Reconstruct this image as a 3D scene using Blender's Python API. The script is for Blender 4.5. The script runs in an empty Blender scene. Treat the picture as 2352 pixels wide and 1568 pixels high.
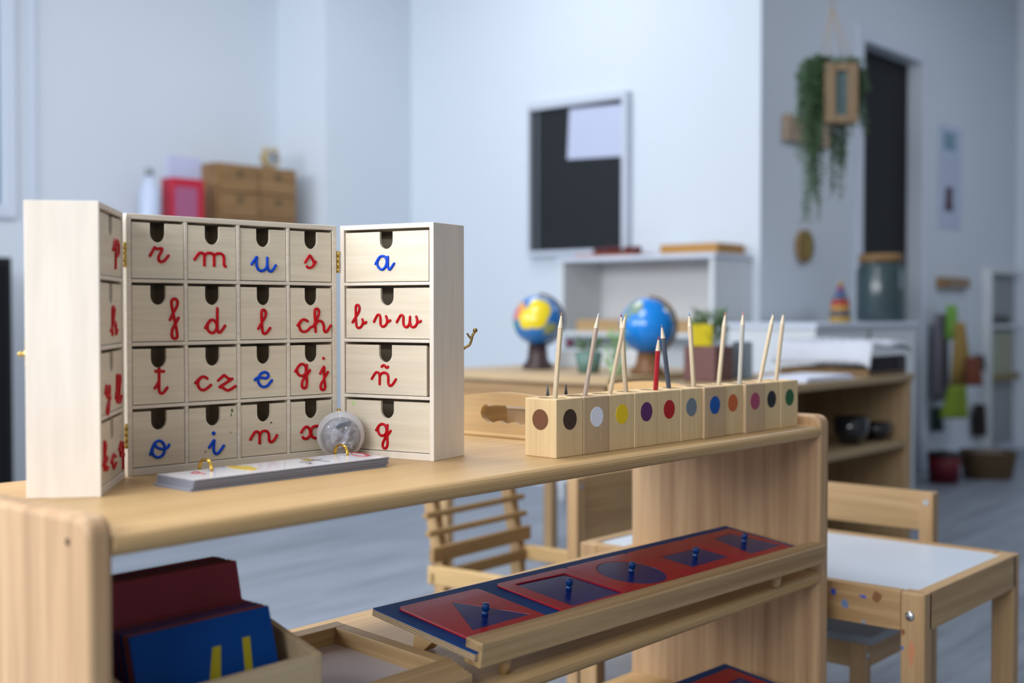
import bpy, bmesh, math, random
from mathutils import Vector, Matrix
random.seed(7)
SC = bpy.context.scene
COL = SC.collection
pi = math.pi

# ------------------------------------------------------------------ camera
F = 2834.0; PITCH = 0.0252; YAW = math.radians(49.4); CH = 0.85; T = 0.666
FH = Vector((math.sin(YAW), math.cos(YAW), 0)); RT = Vector((math.cos(YAW), -math.sin(YAW), 0)); ZU = Vector((0, 0, 1))
FW = FH * math.cos(PITCH) - ZU * math.sin(PITCH)
UP = ZU * math.cos(PITCH) + FH * math.sin(PITCH)
CAM = Vector((0, 0, CH))
cd = bpy.data.cameras.new('camera'); cam = bpy.data.objects.new('camera', cd); COL.objects.link(cam)
cam.matrix_world = Matrix.Translation(CAM) @ Matrix((RT, UP, -FW)).transposed().to_4x4()
cd.sensor_width = 36; cd.lens = F / 2352 * 36
cd.dof.use_dof = True; cd.dof.focus_distance = 1.56; cd.dof.aperture_fstop = cd.lens / 14.8
cd.clip_start = 0.02; cd.clip_end = 50
SC.camera = cam
SC.view_settings.view_transform = 'Standard'; SC.view_settings.look = 'None'
SC.view_settings.exposure = 0.13; SC.view_settings.gamma = 1

# ------------------------------------------------------------------ world and lights
wd = bpy.data.worlds.new('world'); SC.world = wd; wd.use_nodes = True
wd.node_tree.nodes['Background'].inputs[0].default_value = (0.72, 0.84, 1.0, 1)
wd.node_tree.nodes['Background'].inputs[1].default_value = 0.6
def area(name, loc, direction, sx, sy, power, color):
    l = bpy.data.lights.new(name, 'AREA'); l.shape = 'RECTANGLE'; l.size = sx; l.size_y = sy; l.energy = power; l.color = color
    o = bpy.data.objects.new(name, l); COL.objects.link(o); o.location = loc
    o.rotation_euler = Vector(direction).to_track_quat('-Z', 'Y').to_euler(); return o
area('daylight_window', (-2.15, 0.95, 1.95), (1, 0.06, -0.16), 3.4, 1.15, 122, (0.96, 0.975, 1.0))
area('daylight_window', (-2.15, 3.9, 1.95), (1, 0.0, -0.12), 1.6, 1.15, 66, (0.93, 0.965, 1.0))
area('overhead_light', (1.1, 1.9, 2.86), (0, 0, -1), 1.6, 0.8, 42, (0.99, 0.98, 0.97))
area('overhead_light', (3.4, 3.4, 2.86), (0, 0, -1), 1.2, 0.6, 18, (0.94, 0.96, 1.0))
area('overhead_light', (5.8, 0.9, 2.86), (0, 0, -1), 1.2, 0.6, 18, (0.86, 0.91, 1.0))  # added light with no fixture, brightens the far door wall

# ------------------------------------------------------------------ pixel rays (photo frame) to points on real planes
def ray(px, py): return RT * ((px - 1176) / F) - UP * ((py - 784) / F) + FW
def onz(px, py, z):
    d = ray(px, py); return CAM + d * ((z - CH) / d.z)
def onx(px, py, x):
    d = ray(px, py); return CAM + d * (x / d.x)
def ony(px, py, y):
    d = ray(px, py); return CAM + d * (y / d.y)
def atd(px, py, D):
    d = ray(px, py); return CAM + d * (D / d.dot(FH))

# ------------------------------------------------------------------ materials
def newmat(name):
    m = bpy.data.materials.new(name); m.use_nodes = True
    nt = m.node_tree; b = nt.nodes['Principled BSDF']; return m, nt, b
def plain(name, c, rough=0.6, metal=0, spec=0.5, var=0.0, vscale=8, coat=0, trans=0, ior=1.45, alpha=1):
    m, nt, b = newmat(name)
    b.inputs['Roughness'].default_value = rough; b.inputs['Metallic'].default_value = metal
    b.inputs['Specular IOR Level'].default_value = spec; b.inputs['Coat Weight'].default_value = coat
    b.inputs['Transmission Weight'].default_value = trans; b.inputs['IOR'].default_value = ior
    b.inputs['Alpha'].default_value = alpha
    tc = nt.nodes.new('ShaderNodeTexCoord'); n = nt.nodes.new('ShaderNodeTexNoise'); n.inputs['Scale'].default_value = vscale
    n.inputs['Detail'].default_value = 4
    nt.links.new(tc.outputs['Object'], n.inputs['Vector'])
    mx = nt.nodes.new('ShaderNodeMix'); mx.data_type = 'RGBA'
    k = max(var, 0.02)
    mx.inputs[6].default_value = (*[max(0, x * (1 - k)) for x in c], 1); mx.inputs[7].default_value = (*[min(1, x * (1 + k)) for x in c], 1)
    nt.links.new(n.outputs['Fac'], mx.inputs[0]); nt.links.new(mx.outputs[2], b.inputs['Base Color'])
    return m
def mixrgb(nt, fac, a, b, blend='MIX'):
    mx = nt.nodes.new('ShaderNodeMix'); mx.data_type = 'RGBA'; mx.blend_type = blend
    for s, v in ((mx.inputs[0], fac), (mx.inputs[6], a), (mx.inputs[7], b)):
        if isinstance(v, (int, float)): s.default_value = v
        elif isinstance(v, tuple): s.default_value = (*v, 1)
        else: nt.links.new(v, s)
    return mx.outputs[2]
def maprange(nt, v, a, b, c, d):
    r = nt.nodes.new('ShaderNodeMapRange'); nt.links.new(v, r.inputs[0])
    for i, x in enumerate((a, b, c, d)): r.inputs[i + 1].default_value = x
    return r.outputs[0]
def wood(name, light, dark, axis='X', fine=60, rough=0.45, contrast=1.0, plank=0, bump=0.05, spec=0.35, wave=14):
    """wood grain along axis; light/dark are the early and late wood colours"""
    m, nt, b = newmat(name)
    tc = nt.nodes.new('ShaderNodeTexCoord'); oi = nt.nodes.new('ShaderNodeObjectInfo')
    off = nt.nodes.new('ShaderNodeVectorMath'); off.operation = 'SCALE'; off.inputs[0].default_value = (3.1, 5.7, 2.3)
    nt.links.new(oi.outputs['Random'], off.inputs['Scale'])
    add = nt.nodes.new('ShaderNodeVectorMath'); nt.links.new(tc.outputs['Object'], add.inputs[0]); nt.links.new(off.outputs[0], add.inputs[1])
    def mp(along, across):
        mpn = nt.nodes.new('ShaderNodeMapping'); s = [across] * 3; s['XYZ'.index(axis)] = along
        mpn.inputs['Scale'].default_value = s; nt.links.new(add.outputs[0], mpn.inputs[0]); return mpn.outputs[0]
    n1 = nt.nodes.new('ShaderNodeTexNoise'); n1.inputs['Scale'].default_value = 1; n1.inputs['Detail'].default_value = 3
    nt.links.new(mp(0.9, wave), n1.inputs['Vector'])
    n2 = nt.nodes.new('ShaderNodeTexNoise'); n2.inputs['Scale'].default_value = 1; n2.inputs['Detail'].default_value = 5; n2.inputs['Distortion'].default_value = 0.4
    nt.links.new(mp(1.6, fine * 2.2), n2.inputs['Vector'])
    n3 = nt.nodes.new('ShaderNodeTexNoise'); n3.inputs['Scale'].default_value = 1; n3.inputs['Detail'].default_value = 2
    nt.links.new(mp(8, fine * 8), n3.inputs['Vector'])
    f1 = maprange(nt, n1.outputs['Fac'], 0.35, 0.68, 0, 1); f2 = maprange(nt, n2.outputs['Fac'], 0.4, 0.68, 0, 1)
    mid = tuple((l + d) / 2 for l, d in zip(light, dark))
    c = mixrgb(nt, f1, light, tuple(l + (x - l) * 0.7 * contrast for l, x in zip(light, mid)))
    mm = nt.nodes.new('ShaderNodeMath'); mm.operation = 'MULTIPLY'; nt.links.new(f2, mm.inputs[0]); mm.inputs[1].default_value = 0.75 * contrast
    c = mixrgb(nt, mm.outputs[0], c, dark)
    f3 = maprange(nt, n3.outputs['Fac'], 0.3, 0.7, 0.93, 1.05)
    cc = nt.nodes.new('ShaderNodeCombineColor'); [nt.links.new(f3, cc.inputs[i]) for i in range(3)]
    c = mixrgb(nt, 1.0, c, cc.outputs[0], 'MULTIPLY')
    if plank:
        sx = nt.nodes.new('ShaderNodeSeparateXYZ'); nt.links.new(tc.outputs['Object'], sx.inputs[0])
        fl = nt.nodes.new('ShaderNodeMath'); fl.operation = 'DIVIDE'; nt.links.new(sx.outputs[1], fl.inputs[0]); fl.inputs[1].default_value = plank
        f = nt.nodes.new('ShaderNodeMath'); f.operation = 'FLOOR'; nt.links.new(fl.outputs[0], f.inputs[0])
        wn = nt.nodes.new('ShaderNodeTexWhiteNoise'); wn.noise_dimensions = '1D'; nt.links.new(f.outputs[0], wn.inputs['W'])
        g = maprange(nt, wn.outputs['Value'], 0, 1, 0.93, 1.06)
        c2 = nt.nodes.new('ShaderNodeCombineColor'); [nt.links.new(g, c2.inputs[i]) for i in range(3)]
        c = mixrgb(nt, 1.0, c, c2.outputs[0], 'MULTIPLY')
    nt.links.new(c, b.inputs['Base Color'])
    b.inputs['Roughness'].default_value = rough; b.inputs['Specular IOR Level'].default_value = spec
    if bump:
        bp = nt.nodes.new('ShaderNodeBump'); bp.inputs['Strength'].default_value = bump; bp.inputs['Distance'].default_value = 0.001
        nt.links.new(n2.outputs['Fac'], bp.inputs['Height']); nt.links.new(bp.outputs[0], b.inputs['Normal'])
    m['wood'] = 1
    return m
def patches(m, lst, noise=0.02, nscale=20, soft=0.004):
    """irregular marks of their own shape on a surface: (centre, radius, colour[, stretch]) in object coordinates"""
    nt = m.node_tree; b = nt.nodes['Principled BSDF']
    src = b.inputs['Base Color'].links[0].from_socket
    tc = nt.nodes.new('ShaderNodeTexCoord'); n = nt.nodes.new('ShaderNodeTexNoise'); n.inputs['Scale'].default_value = nscale; n.inputs['Detail'].default_value = 4
    nt.links.new(tc.outputs['Object'], n.inputs['Vector'])
    sb = nt.nodes.new('ShaderNodeVectorMath'); sb.operation = 'SUBTRACT'; nt.links.new(n.outputs['Color'], sb.inputs[0]); sb.inputs[1].default_value = (.5, .5, .5)
    sc = nt.nodes.new('ShaderNodeVectorMath'); sc.operation = 'SCALE'; nt.links.new(sb.outputs[0], sc.inputs[0]); sc.inputs['Scale'].default_value = noise
    ad = nt.nodes.new('ShaderNodeVectorMath'); nt.links.new(tc.outputs['Object'], ad.inputs[0]); nt.links.new(sc.outputs[0], ad.inputs[1])
    for q in lst:
        ctr, r, colr = q[:3]; st = q[3] if len(q) > 3 else (1, 1, 1)
        s1 = nt.nodes.new('ShaderNodeVectorMath'); s1.operation = 'SUBTRACT'; nt.links.new(ad.outputs[0], s1.inputs[0]); s1.inputs[1].default_value = ctr
        s2 = nt.nodes.new('ShaderNodeVectorMath'); s2.operation = 'MULTIPLY'; nt.links.new(s1.outputs[0], s2.inputs[0]); s2.inputs[1].default_value = st
        ln = nt.nodes.new('ShaderNodeVectorMath'); ln.operation = 'LENGTH'; nt.links.new(s2.outputs[0], ln.inputs[0])
        f = maprange(nt, ln.outputs['Value'], r - soft, r + soft, 1, 0)
        src = mixrgb(nt, f, src, colr)
    nt.links.new(src, b.inputs['Base Color']); return m

M = {}
M['pine_x'] = wood('pine_board', (0.60, 0.395, 0.185), (0.38, 0.215, 0.08), 'X', 75, 0.42, 0.75)
M['pine_z'] = wood('pine_panel', (0.60, 0.395, 0.215), (0.30, 0.155, 0.075), 'Z', 26, 0.45, 0.85)
M['pine_y'] = wood('pine_side_rail', (0.54, 0.365, 0.18), (0.36, 0.21, 0.09), 'Y', 34, 0.45, 0.8)
M['rail_x'] = wood('ash_rail', (0.50, 0.335, 0.165), (0.27, 0.155, 0.062), 'X', 34, 0.42, 1.0, wave=22)
M['ply'] = wood('pale_plywood', (0.80, 0.715, 0.565), (0.70, 0.585, 0.43), 'X', 26, 0.62, 0.55, bump=0.03, spec=0.25)
M['ply_v'] = wood('pale_plywood_upright', (0.84, 0.755, 0.65), (0.78, 0.68, 0.56), 'Z', 9, 0.62, 0.3, bump=0.03, spec=0.25)
M['ply_case'] = wood('plywood_case', (0.81, 0.735, 0.62), (0.68, 0.585, 0.46), 'X', 50, 0.62, 0.6, bump=0.03, spec=0.25)
M['ply_edge'] = wood('layered_plywood', (0.64, 0.50, 0.32), (0.54, 0.40, 0.24), 'X', 30, 0.6, 0.5)
M['block'] = wood('lime_wood_block', (0.76, 0.565, 0.31), (0.64, 0.45, 0.23), 'Z', 22, 0.55, 0.6, bump=0.03)
M['block_dark'] = wood('tan_wood_block', (0.58, 0.41, 0.24), (0.46, 0.31, 0.17), 'Z', 22, 0.55, 0.6, bump=0.03)
M['tray_wood'] = wood('honey_wood', (0.64, 0.42, 0.19), (0.50, 0.31, 0.13), 'Y', 24, 0.42, 0.6)
M['kid_pine'] = wood('lacquered_pine', (0.54, 0.35, 0.17), (0.36, 0.20, 0.085), 'Y', 22, 0.45, 1.0, wave=20)
M['kid_pine_x'] = wood('lacquered_pine_x', (0.54, 0.36, 0.18), (0.36, 0.21, 0.09), 'X', 22, 0.45, 1.0, wave=20)
M['kid_pine_z'] = wood('lacquered_pine_leg', (0.54, 0.35, 0.18), (0.36, 0.21, 0.09), 'Z', 22, 0.45, 1.0, wave=20)
M['brown_wood'] = wood('aged_brown_wood', (0.33, 0.19, 0.08), (0.16, 0.085, 0.032), 'X', 10, 0.5, 1.0, wave=8)
M['box_wood'] = wood('beech_box', (0.54, 0.41, 0.25), (0.42, 0.30, 0.17), 'X', 30, 0.5, 0.7)
M['wall'] = plain('painted_wall', (0.655, 0.715, 0.785), 0.75, spec=0.2, vscale=2)
M['ceiling'] = plain('white_ceiling', (0.74, 0.78, 0.83), 0.8)
M['white'] = plain('white_laminate', (0.66, 0.70, 0.73), 0.5)
M['white_frame'] = plain('white_paint', (0.62, 0.68, 0.78), 0.45)
M['tabletop'] = plain('white_tabletop', (0.60, 0.66, 0.74), 0.3)
M['red'] = plain('red_plastic', (0.54, 0.0, 0.007), 0.34, spec=0.3)
M['blue'] = plain('blue_plastic', (0.0, 0.065, 0.58), 0.36, spec=0.3)
M['brass'] = plain('brass', (0.60, 0.42, 0.12), 0.3, 1, var=0.15, vscale=60)
M['gold'] = plain('gold_ring', (0.80, 0.50, 0.08), 0.22, 1)
M['steel'] = plain('steel', (0.55, 0.57, 0.6), 0.28, 1)
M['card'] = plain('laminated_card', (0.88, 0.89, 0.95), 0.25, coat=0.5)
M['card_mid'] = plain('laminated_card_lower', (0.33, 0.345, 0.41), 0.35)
M['card_edge'] = plain('card_edge', (0.24, 0.25, 0.29), 0.5)
M['dark'] = plain('black_panel', (0.010, 0.011, 0.014), 0.4)
M['black'] = plain('black_lacquer', (0.008, 0.008, 0.009), 0.5, spec=0.2)
M['board_black'] = plain('dark_glass', (0.018, 0.021, 0.025), 0.5, spec=0.25)
M['inset_red'] = plain('red_enamel', (0.42, 0.008, 0.020), 0.26, coat=0.1, spec=0.3)
M['inset_blue'] = plain('navy_enamel', (0.004, 0.016, 0.16), 0.22, coat=0.12, spec=0.3)
M['board_blue'] = plain('blue_painted_board', (0.0, 0.055, 0.24), 0.5, spec=0.25)
M['knob'] = plain('blue_knob', (0.0, 0.045, 0.22), 0.3, coat=0.3)
M['paper'] = plain('paper', (0.74, 0.78, 0.90), 0.7)
M['leaf'] = plain('plant_leaf', (0.075, 0.16, 0.045), 0.55, var=0.45, vscale=30)
M['leaf_light'] = plain('light_leaf', (0.16, 0.34, 0.07), 0.5, var=0.3, vscale=30)
M['leaf_trail'] = plain('trailing_leaf', (0.065, 0.125, 0.055), 0.6, var=0.6, vscale=14)
M['soil'] = plain('soil', (0.03, 0.02, 0.015), 0.9)

# ------------------------------------------------------------------ mesh helpers
class MB:
    def __init__(s): s.v = []; s.f = []; s.sm = []
    def _add(s, vs, fs, smooth=False, Mx=None):
        k = len(s.v); s.v += [tuple(Mx @ Vector(v)) if Mx else tuple(v) for v in vs]
        s.f += [[i + k for i in f] for f in fs]; s.sm += [smooth] * len(fs); return s
    def box(s, lo, hi, Mx=None):
        x0, y0, z0 = lo; x1, y1, z1 = hi
        return s._add([(x0, y0, z0), (x1, y0, z0), (x1, y1, z0), (x0, y1, z0), (x0, y0, z1), (x1, y0, z1), (x1, y1, z1), (x0, y1, z1)],
                      [(0, 3, 2, 1), (4, 5, 6, 7), (0, 1, 5, 4), (1, 2, 6, 5), (2, 3, 7, 6), (3, 0, 4, 7)], False, Mx)
    def prism(s, poly, a, b, axis='y', Mx=None, smooth=False):
        """poly points in the plane normal to axis; extruded from a to b"""
        n = len(poly)
        def p(u, w, t): return {'y': (u, t, w), 'z': (u, w, t), 'x': (t, u, w)}[axis]
        vs = [p(u, w, a) for u, w in poly] + [p(u, w, b) for u, w in poly]
        fs = [[(i + 1) % n, i, i + n, (i + 1) % n + n] for i in range(n)]
        s._add(vs, fs, smooth, Mx); k = len(s.v) - 2 * n
        s.f += [[k + i for i in range(n)], [k + n + i for i in range(n)][::-1]]; s.sm += [False, False]; return s
    def cyl(s, p0, p1, r0, r1=None, n=20, smooth=True, cap=True):
        r1 = r0 if r1 is None else r1; p0 = Vector(p0); p1 = Vector(p1); d = (p1 - p0).normalized()
        a = d.orthogonal().normalized(); b = d.cross(a)
        vs = [p0 + (a * math.cos(2 * pi * i / n) + b * math.sin(2 * pi * i / n)) * r0 for i in range(n)] + \
             [p1 + (a * math.cos(2 * pi * i / n) + b * math.sin(2 * pi * i / n)) * r1 for i in range(n)]
        s._add(vs, [(i, (i + 1) % n, (i + 1) % n + n, i + n) for i in range(n)], smooth)
        if cap:
            k = len(s.v) - 2 * n; s.f += [[k + i for i in range(n)][::-1], [k + n + i for i in range(n)]]; s.sm += [False, False]
        return s
    def tube(s, pts, r, n=8, closed=False, taper=None):
        pts = [Vector(p) for p in pts]; m = len(pts); rings = []; prev = None
        for i, p in enumerate(pts):
            if closed: t = (pts[(i + 1) % m] - pts[i - 1]).normalized()
            else: t = (pts[min(i + 1, m - 1)] - pts[max(i - 1, 0)]).normalized()
            if prev is None: a = t.orthogonal().normalized()
            else:
                a = prev - t * prev.dot(t); a = a.normalized() if a.length > 1e-6 else t.orthogonal().normalized()
            prev = a; b = t.cross(a); rr = r * (taper(i / (m - 1)) if taper else 1)
            rings.append([p + (a * math.cos(2 * pi * j / n) + b * math.sin(2 * pi * j / n)) * rr for j in range(n)])
        vs = [v for rg in rings for v in rg]; fs = []
        for i in range(m if closed else m - 1):
            i2 = (i + 1) % m
            for j in range(n): fs.append((i * n + j, i * n + (j + 1) % n, i2 * n + (j + 1) % n, i2 * n + j))
        if not closed: fs += [list(range(n))[::-1], [(m - 1) * n + j for j in range(n)]]
        return s._add(vs, fs, True)
    def lathe(s, prof, n=32, c=(0, 0, 0), smooth=True):
        vs = []; fs = []; m = len(prof)
        for r, z in prof:
            for j in range(n): vs.append((c[0] + r * math.cos(2 * pi * j / n), c[1] + r * math.sin(2 * pi * j / n), c[2] + z))
        for i in range(m - 1):
            for j in range(n): fs.append((i * n + j, i * n + (j + 1) % n, (i + 1) * n + (j + 1) % n, (i + 1) * n + j))
        fs += [list(range(n))[::-1], [(m - 1) * n + j for j in range(n)]]
        return s._add(vs, fs, smooth)
    def sphere(s, c, r, n=32, sq=(1, 1, 1)):
        m = n // 2
        return s.lathe([(max(1e-4, r * math.sin(pi * i / m)) * sq[0], -r * math.cos(pi * i / m) * sq[2]) for i in range(m + 1)], n, c)
    def leaf(s, p, d, w, l, up=None):
        p = Vector(p); d = Vector(d).normalized(); a = d.orthogonal().normalized() if up is None else d.cross(Vector(up)).normalized()
        q = p + d * l * 0.5
        return s._add([p, q + a * w / 2, p + d * l, q - a * w / 2], [(0, 1, 2, 3)])
    def build(s, name, mat, parent=None, bevel=0, seg=2, loc=None, rot=None, mats=None):
        me = bpy.data.meshes.new(name); me.from_pydata(s.v, [], s.f); me.materials.append(mat)
        for p, sm in zip(me.polygons, s.sm): p.use_smooth = sm
        bm = bmesh.new(); bm.from_mesh(me); bmesh.ops.recalc_face_normals(bm, faces=bm.faces); bm.to_mesh(me); bm.free()
        o = bpy.data.objects.new(name, me); COL.objects.link(o)
        if parent: o.parent = parent
        if loc: o.location = loc
        if rot: o.rotation_euler = rot
        if bevel:
            md = o.modifiers.new('bevel', 'BEVEL'); md.width = bevel; md.segments = seg; md.limit_method = 'ANGLE'; md.angle_limit = 0.9
            md.harden_normals = False
        return o
def tag(o, label=None, cat=None, group=None, kind=None):
    if label: o['label'] = label
    if cat: o['category'] = cat
    if group: o['group'] = group
    if kind: o['kind'] = kind
    return o
def thing(name, label, cat, loc=(0, 0, 0), rz=0, group=None):
    o = bpy.data.objects.new(name, None); COL.objects.link(o); o.empty_display_size = 0.05
    o.location = loc; o.rotation_euler = (0, 0, rz); return tag(o, label, cat, group)
def spline(pts, k=5):
    if len(pts) < 3:
        return [Vector(p) for p in pts]
    P = [Vector(p) for p in pts]; P = [2 * P[0] - P[1]] + P + [2 * P[-1] - P[-2]]; out = []
    for i in range(1, len(P) - 2):
        for j in range(k):
            t = j / k; a, b, c, d = P[i - 1:i + 3]
            out.append(0.5 * ((2 * b) + (c - a) * t + (2 * a - 5 * b + 4 * c - d) * t * t + (3 * b - a - 3 * c + d) * t ** 3))
    out.append(P[-2]); return out
def rnd(a, b): return random.uniform(a, b)

# ------------------------------------------------------------------ the room
def struct(name, mb, mat, parent=None, bevel=0):
    o = mb.build(name, mat, parent, bevel)
    if parent is None: o['kind'] = 'structure'
    return o
M['floor'] = wood('grey_wood_floor', (0.29, 0.325, 0.385), (0.15, 0.175, 0.215), 'X', 9, 0.38, 1.0, plank=0.19, bump=0.02, wave=5)
struct('floor', MB().box((-2.4, -2.6, -0.1), (7.95, 5.3, 0)), M['floor'])
struct('ceiling', MB().box((-2.4, -2.6, 2.9), (7.95, 5.3, 3.0)), M['ceiling'])
XB = 4.643; YW = 2.6; YI = 4.685; XP = 4.05; YL = 5.057; XE = 7.8
# left part of the far wall with a window opening (x 1.1..2.55, z 1.25..2.4)
wl = MB()
wl.box((2.635, YL, 0), (XP + 0.15, YL + 0.15, 2.9)).box((-2.4, YL, 0), (1.1, YL + 0.15, 2.9)).box((1.1, YL, 0), (2.635, YL + 0.15, 1.24)).box((1.1, YL, 2.4), (2.635, YL + 0.15, 2.9))
struct('wall_left', wl, M['wall'])
struct('wall_pillar', MB().box((XP, YI, 0), (XB + 0.3, YL, 2.9)), M['wall'])
struct('wall_back', MB().box((XB, YW, 0), (XB + 0.15, YI, 2.9)), M['wall'])
DX0, DX1, DZ = 5.61, 6.32, 2.14
wr = MB().box((XB + 0.15, YW, 0), (DX0, YW + 0.15, 2.9)).box((DX1, YW, 0), (XE, YW + 0.15, 2.9)).box((DX0, YW, DZ), (DX1, YW + 0.15, 2.9))
struct('wall_right', wr, M['wall'])
struct('wall_end', MB().box((XE, -2.6, 0), (XE + 0.15, YW + 0.15, 2.9)), M['wall'])
# wall behind the viewer and window wall, both with openings for the daylight
struct('wall_front', MB().box((-2.4, -2.55, 0), (XE + 0.15, -2.4, 2.9)), plain('taupe_wall', (0.42, 0.40, 0.37), 0.85))
ws = MB().box((-2.4, -2.4, 0), (-2.25, YL, 1.37)).box((-2.4, -2.4, 2.53), (-2.25, YL, 2.9)).box((-2.4, -2.4, 1.37), (-2.25, -0.8, 2.53)).box((-2.4, 2.7, 1.37), (-2.25, 3.1, 2.53)).box((-2.4, 4.7, 1.37), (-2.25, YL, 2.53))
struct('wall_side', ws, M['wall'])
struct('baseboard_right', MB().box((XB + 0.15, YW - 0.012, 0), (DX0 - 0.07, YW, 0.08)).box((DX1 + 0.07, YW - 0.012, 0), (XE, YW, 0.08)), M['white_frame'], bevel=0.003)
struct('baseboard_back', MB().box((XB - 0.012, YW + 0.02, 0), (XB, YI, 0.08)), M['white_frame'], bevel=0.003)
# window with frame in the left wall
def window(name, lo, hi, axis, mull):
    glass = plain('window_glass', (0.16, 0.25, 0.32), 0.08, spec=0.6)
    x0, z0 = lo; x1, z1 = hi
    fr = MB(); w = 0.055
    def bx(a, b, c, d, t0=-0.02, t1=0.06):
        if axis == 'y': fr.box((a, YL + t0, c), (b, YL + t1, d))
        else: fr.box((-2.29 + t0 - 0.02, a, c), (-2.29 + t1, b, d))
    bx(x0, x0 + w, z0, z1); bx(x1 - w, x1, z0, z1); bx(x0 + w, x1 - w, z0, z0 + w); bx(x0 + w, x1 - w, z1 - w, z1)
    for k in range(1, mull): xx = x0 + (x1 - x0) * k / mull; bx(xx - 0.025, xx + 0.025, z0 + w, z1 - w)
    o = struct(name, fr, M['white_frame'], bevel=0.004)
    if axis == 'y':
        MB().box((x0 + w, YL + 0.02, z0 + w), (x1 - w, YL + 0.028, z1 - w)).build('window_pane', glass, o)
    return o
window('window_1', (1.1, 1.24), (2.635, 2.4), 'y', 2)
window('window_2', (-0.8, 1.37), (2.7, 2.53), 'x', 3)
window('window_3', (3.1, 1.37), (4.7, 2.53), 'x', 2)
struct('trim_1', MB().box((2.70, YL - 0.012, 0.0), (2.73, YL, 2.9)), M['white_frame'], bevel=0.003)
# door, recessed in its frame
dr = struct('door_1', MB().box((DX0, YW + 0.07, 0.005), (DX1, YW + 0.11, DZ)), M['black'])
cs = MB().box((DX0 - 0.07, YW - 0.018, 0), (DX0, YW, DZ + 0.07)).box((DX1, YW - 0.018, 0), (DX1 + 0.07, YW, DZ + 0.07)).box((DX0, YW - 0.018, DZ), (DX1, YW, DZ + 0.07))
cs.build('door_frame', M['white_frame'], dr, 0.004)
MB().cyl((DX0 + 0.07, YW + 0.07, 1.02), (DX0 + 0.07, YW + 0.03, 1.02), 0.012).cyl((DX0 + 0.07, YW + 0.035, 1.02), (DX0 + 0.18, YW + 0.035, 1.02), 0.009).build('door_handle', M['steel'], dr)

# ------------------------------------------------------------------ the low open shelf unit in front
XL0, XL1, XR0, XR1, YF, YB = 0.5285, 0.553, 1.812, 1.842, 0.904, 1.272
shelf = thing('shelf_unit', 'low open pine shelf unit with rounded edges in the foreground', 'shelf', (0, 0, 0))
def side_panel(x0, x1):
    r = 0.016; z1 = T + 0.0165
    poly = [(YB, 0.0), (YF, 0.0)]
    for k in range(7):
        a = k / 6 * pi / 2; poly.append((YF + r - r * math.cos(a), z1 - r + r * math.sin(a)))
    for k in range(7):
        a = k / 6 * pi / 2; poly.append((YB - r + r * math.sin(a), z1 - r + r * math.cos(a)))
    return MB().prism(poly, x0, x1, 'x').build('side_panel', M['pine_z'], shelf, 0.006, 3)
lp = side_panel(XL0, XL1); rp = side_panel(XR0, XR1)
for y in (0.9335, 1.16): MB().cyl((XL0 + 0.0005, y, T - 0.006), (XL0 - 0.0006, y, T - 0.006), 0.0032, n=16).build('screw_hole', plain('screw_hole', (0.10, 0.06, 0.03), 0.7), lp)
def shelf_board(name, z0, z1, back):
    r = (z1 - z0) / 2 * 0.85; poly = []
    for k in range(9):
        a = -pi / 2 + k / 8 * pi; poly.append((YF + 0.0 + r - r * math.cos(a), (z0 + z1) / 2 + (z1 - z0) / 2 * math.sin(a)))
    poly += [(back, z1), (back, z0)]
    return MB().prism(poly, XL1, XR0, 'x', smooth=False).build(name, M['pine_x'], shelf, 0.001)
shelf_board('top_board', T - 0.0195, T, YB - 0.004)
shelf_board('middle_board', 0.4105, 0.432, YB - 0.004)
shelf_board('bottom_board', 0.181, 0.202, YB - 0.004)
MB().box((XL1, YB - 0.03, 0.04), (XR0, YB - 0.01, 0.181)).build('kick_board', M['pine_x'], shelf, 0.002)

# ------------------------------------------------------------------ hinged letter cabinet
C0 = Vector((0.7569, 1.2084, T)); HC = 0.2911
cab = thing('letter_cabinet', 'pale plywood letter cabinet of small drawers, opened like a triptych on the shelf', 'cabinet', tuple(C0), 0)
RO = [(0.0083, 0.0743), (0.0782, 0.1443), (0.1484, 0.2151), (0.2190, 0.2852)]
CO = [(0.0062, 0.0718), (0.0763, 0.1419), (0.1461, 0.2132), (0.2172, 0.2811)]
class Frame:
    def __init__(s, o, ang, w, d, cols):
        s.o = Vector((o[0], o[1], T)); s.a = math.radians(ang); s.w = w; s.d = d; s.cols = cols
        s.u = Vector((math.cos(s.a), math.sin(s.a), 0)); s.n = Vector((-s.u.y, s.u.x, 0))
        s.loc = s.o - C0
    def px(s, x, y, off=0.0):
        r = ray(x, y); t = ((s.o + s.n * off - CAM).dot(s.n)) / r.dot(s.n); p = CAM + r * t - s.o
        return p.dot(s.u), p.z
FC = Frame((0.7569, 1.2084), -4.08, 0.2882, 0.0703, CO)
FR = Frame((1.0496, 1.1875), -79.03, 0.1419, 0.0703, [(0.0066, 0.1352)])
FL = Frame((0.6565, 1.0961), 48.89, 0.1419, 0.0703, [(0.0066, 0.1352)])
def case(fr):
    b = MB(); w, d = fr.w, fr.d; t = 0.0062
    b.box((0, 0, 0), (t, d, HC)).box((w - t, 0, 0), (w, d, HC)).box((t, 0, HC - 0.0059), (w - t, d, HC)).box((t, 0, 0), (w - t, d, 0.0083)).box((t, d - 0.003, 0.0083), (w - t, d, HC - 0.0059))
    for i in range(3): b.box((t, 0, RO[i][1]), (w - t, d - 0.003, RO[i + 1][0]))
    for i in range(len(fr.cols) - 1):
        for r in RO: b.box((fr.cols[i][1], 0.0004, r[0]), (fr.cols[i + 1][0], d - 0.003, r[1]))
    o = b.build('case' if fr is FC else 'door_case', M['ply_case'] if fr is FC else M['ply_v'], cab, 0.0007, 2, loc=fr.loc, rot=(0, 0, fr.a))
    return o
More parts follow.
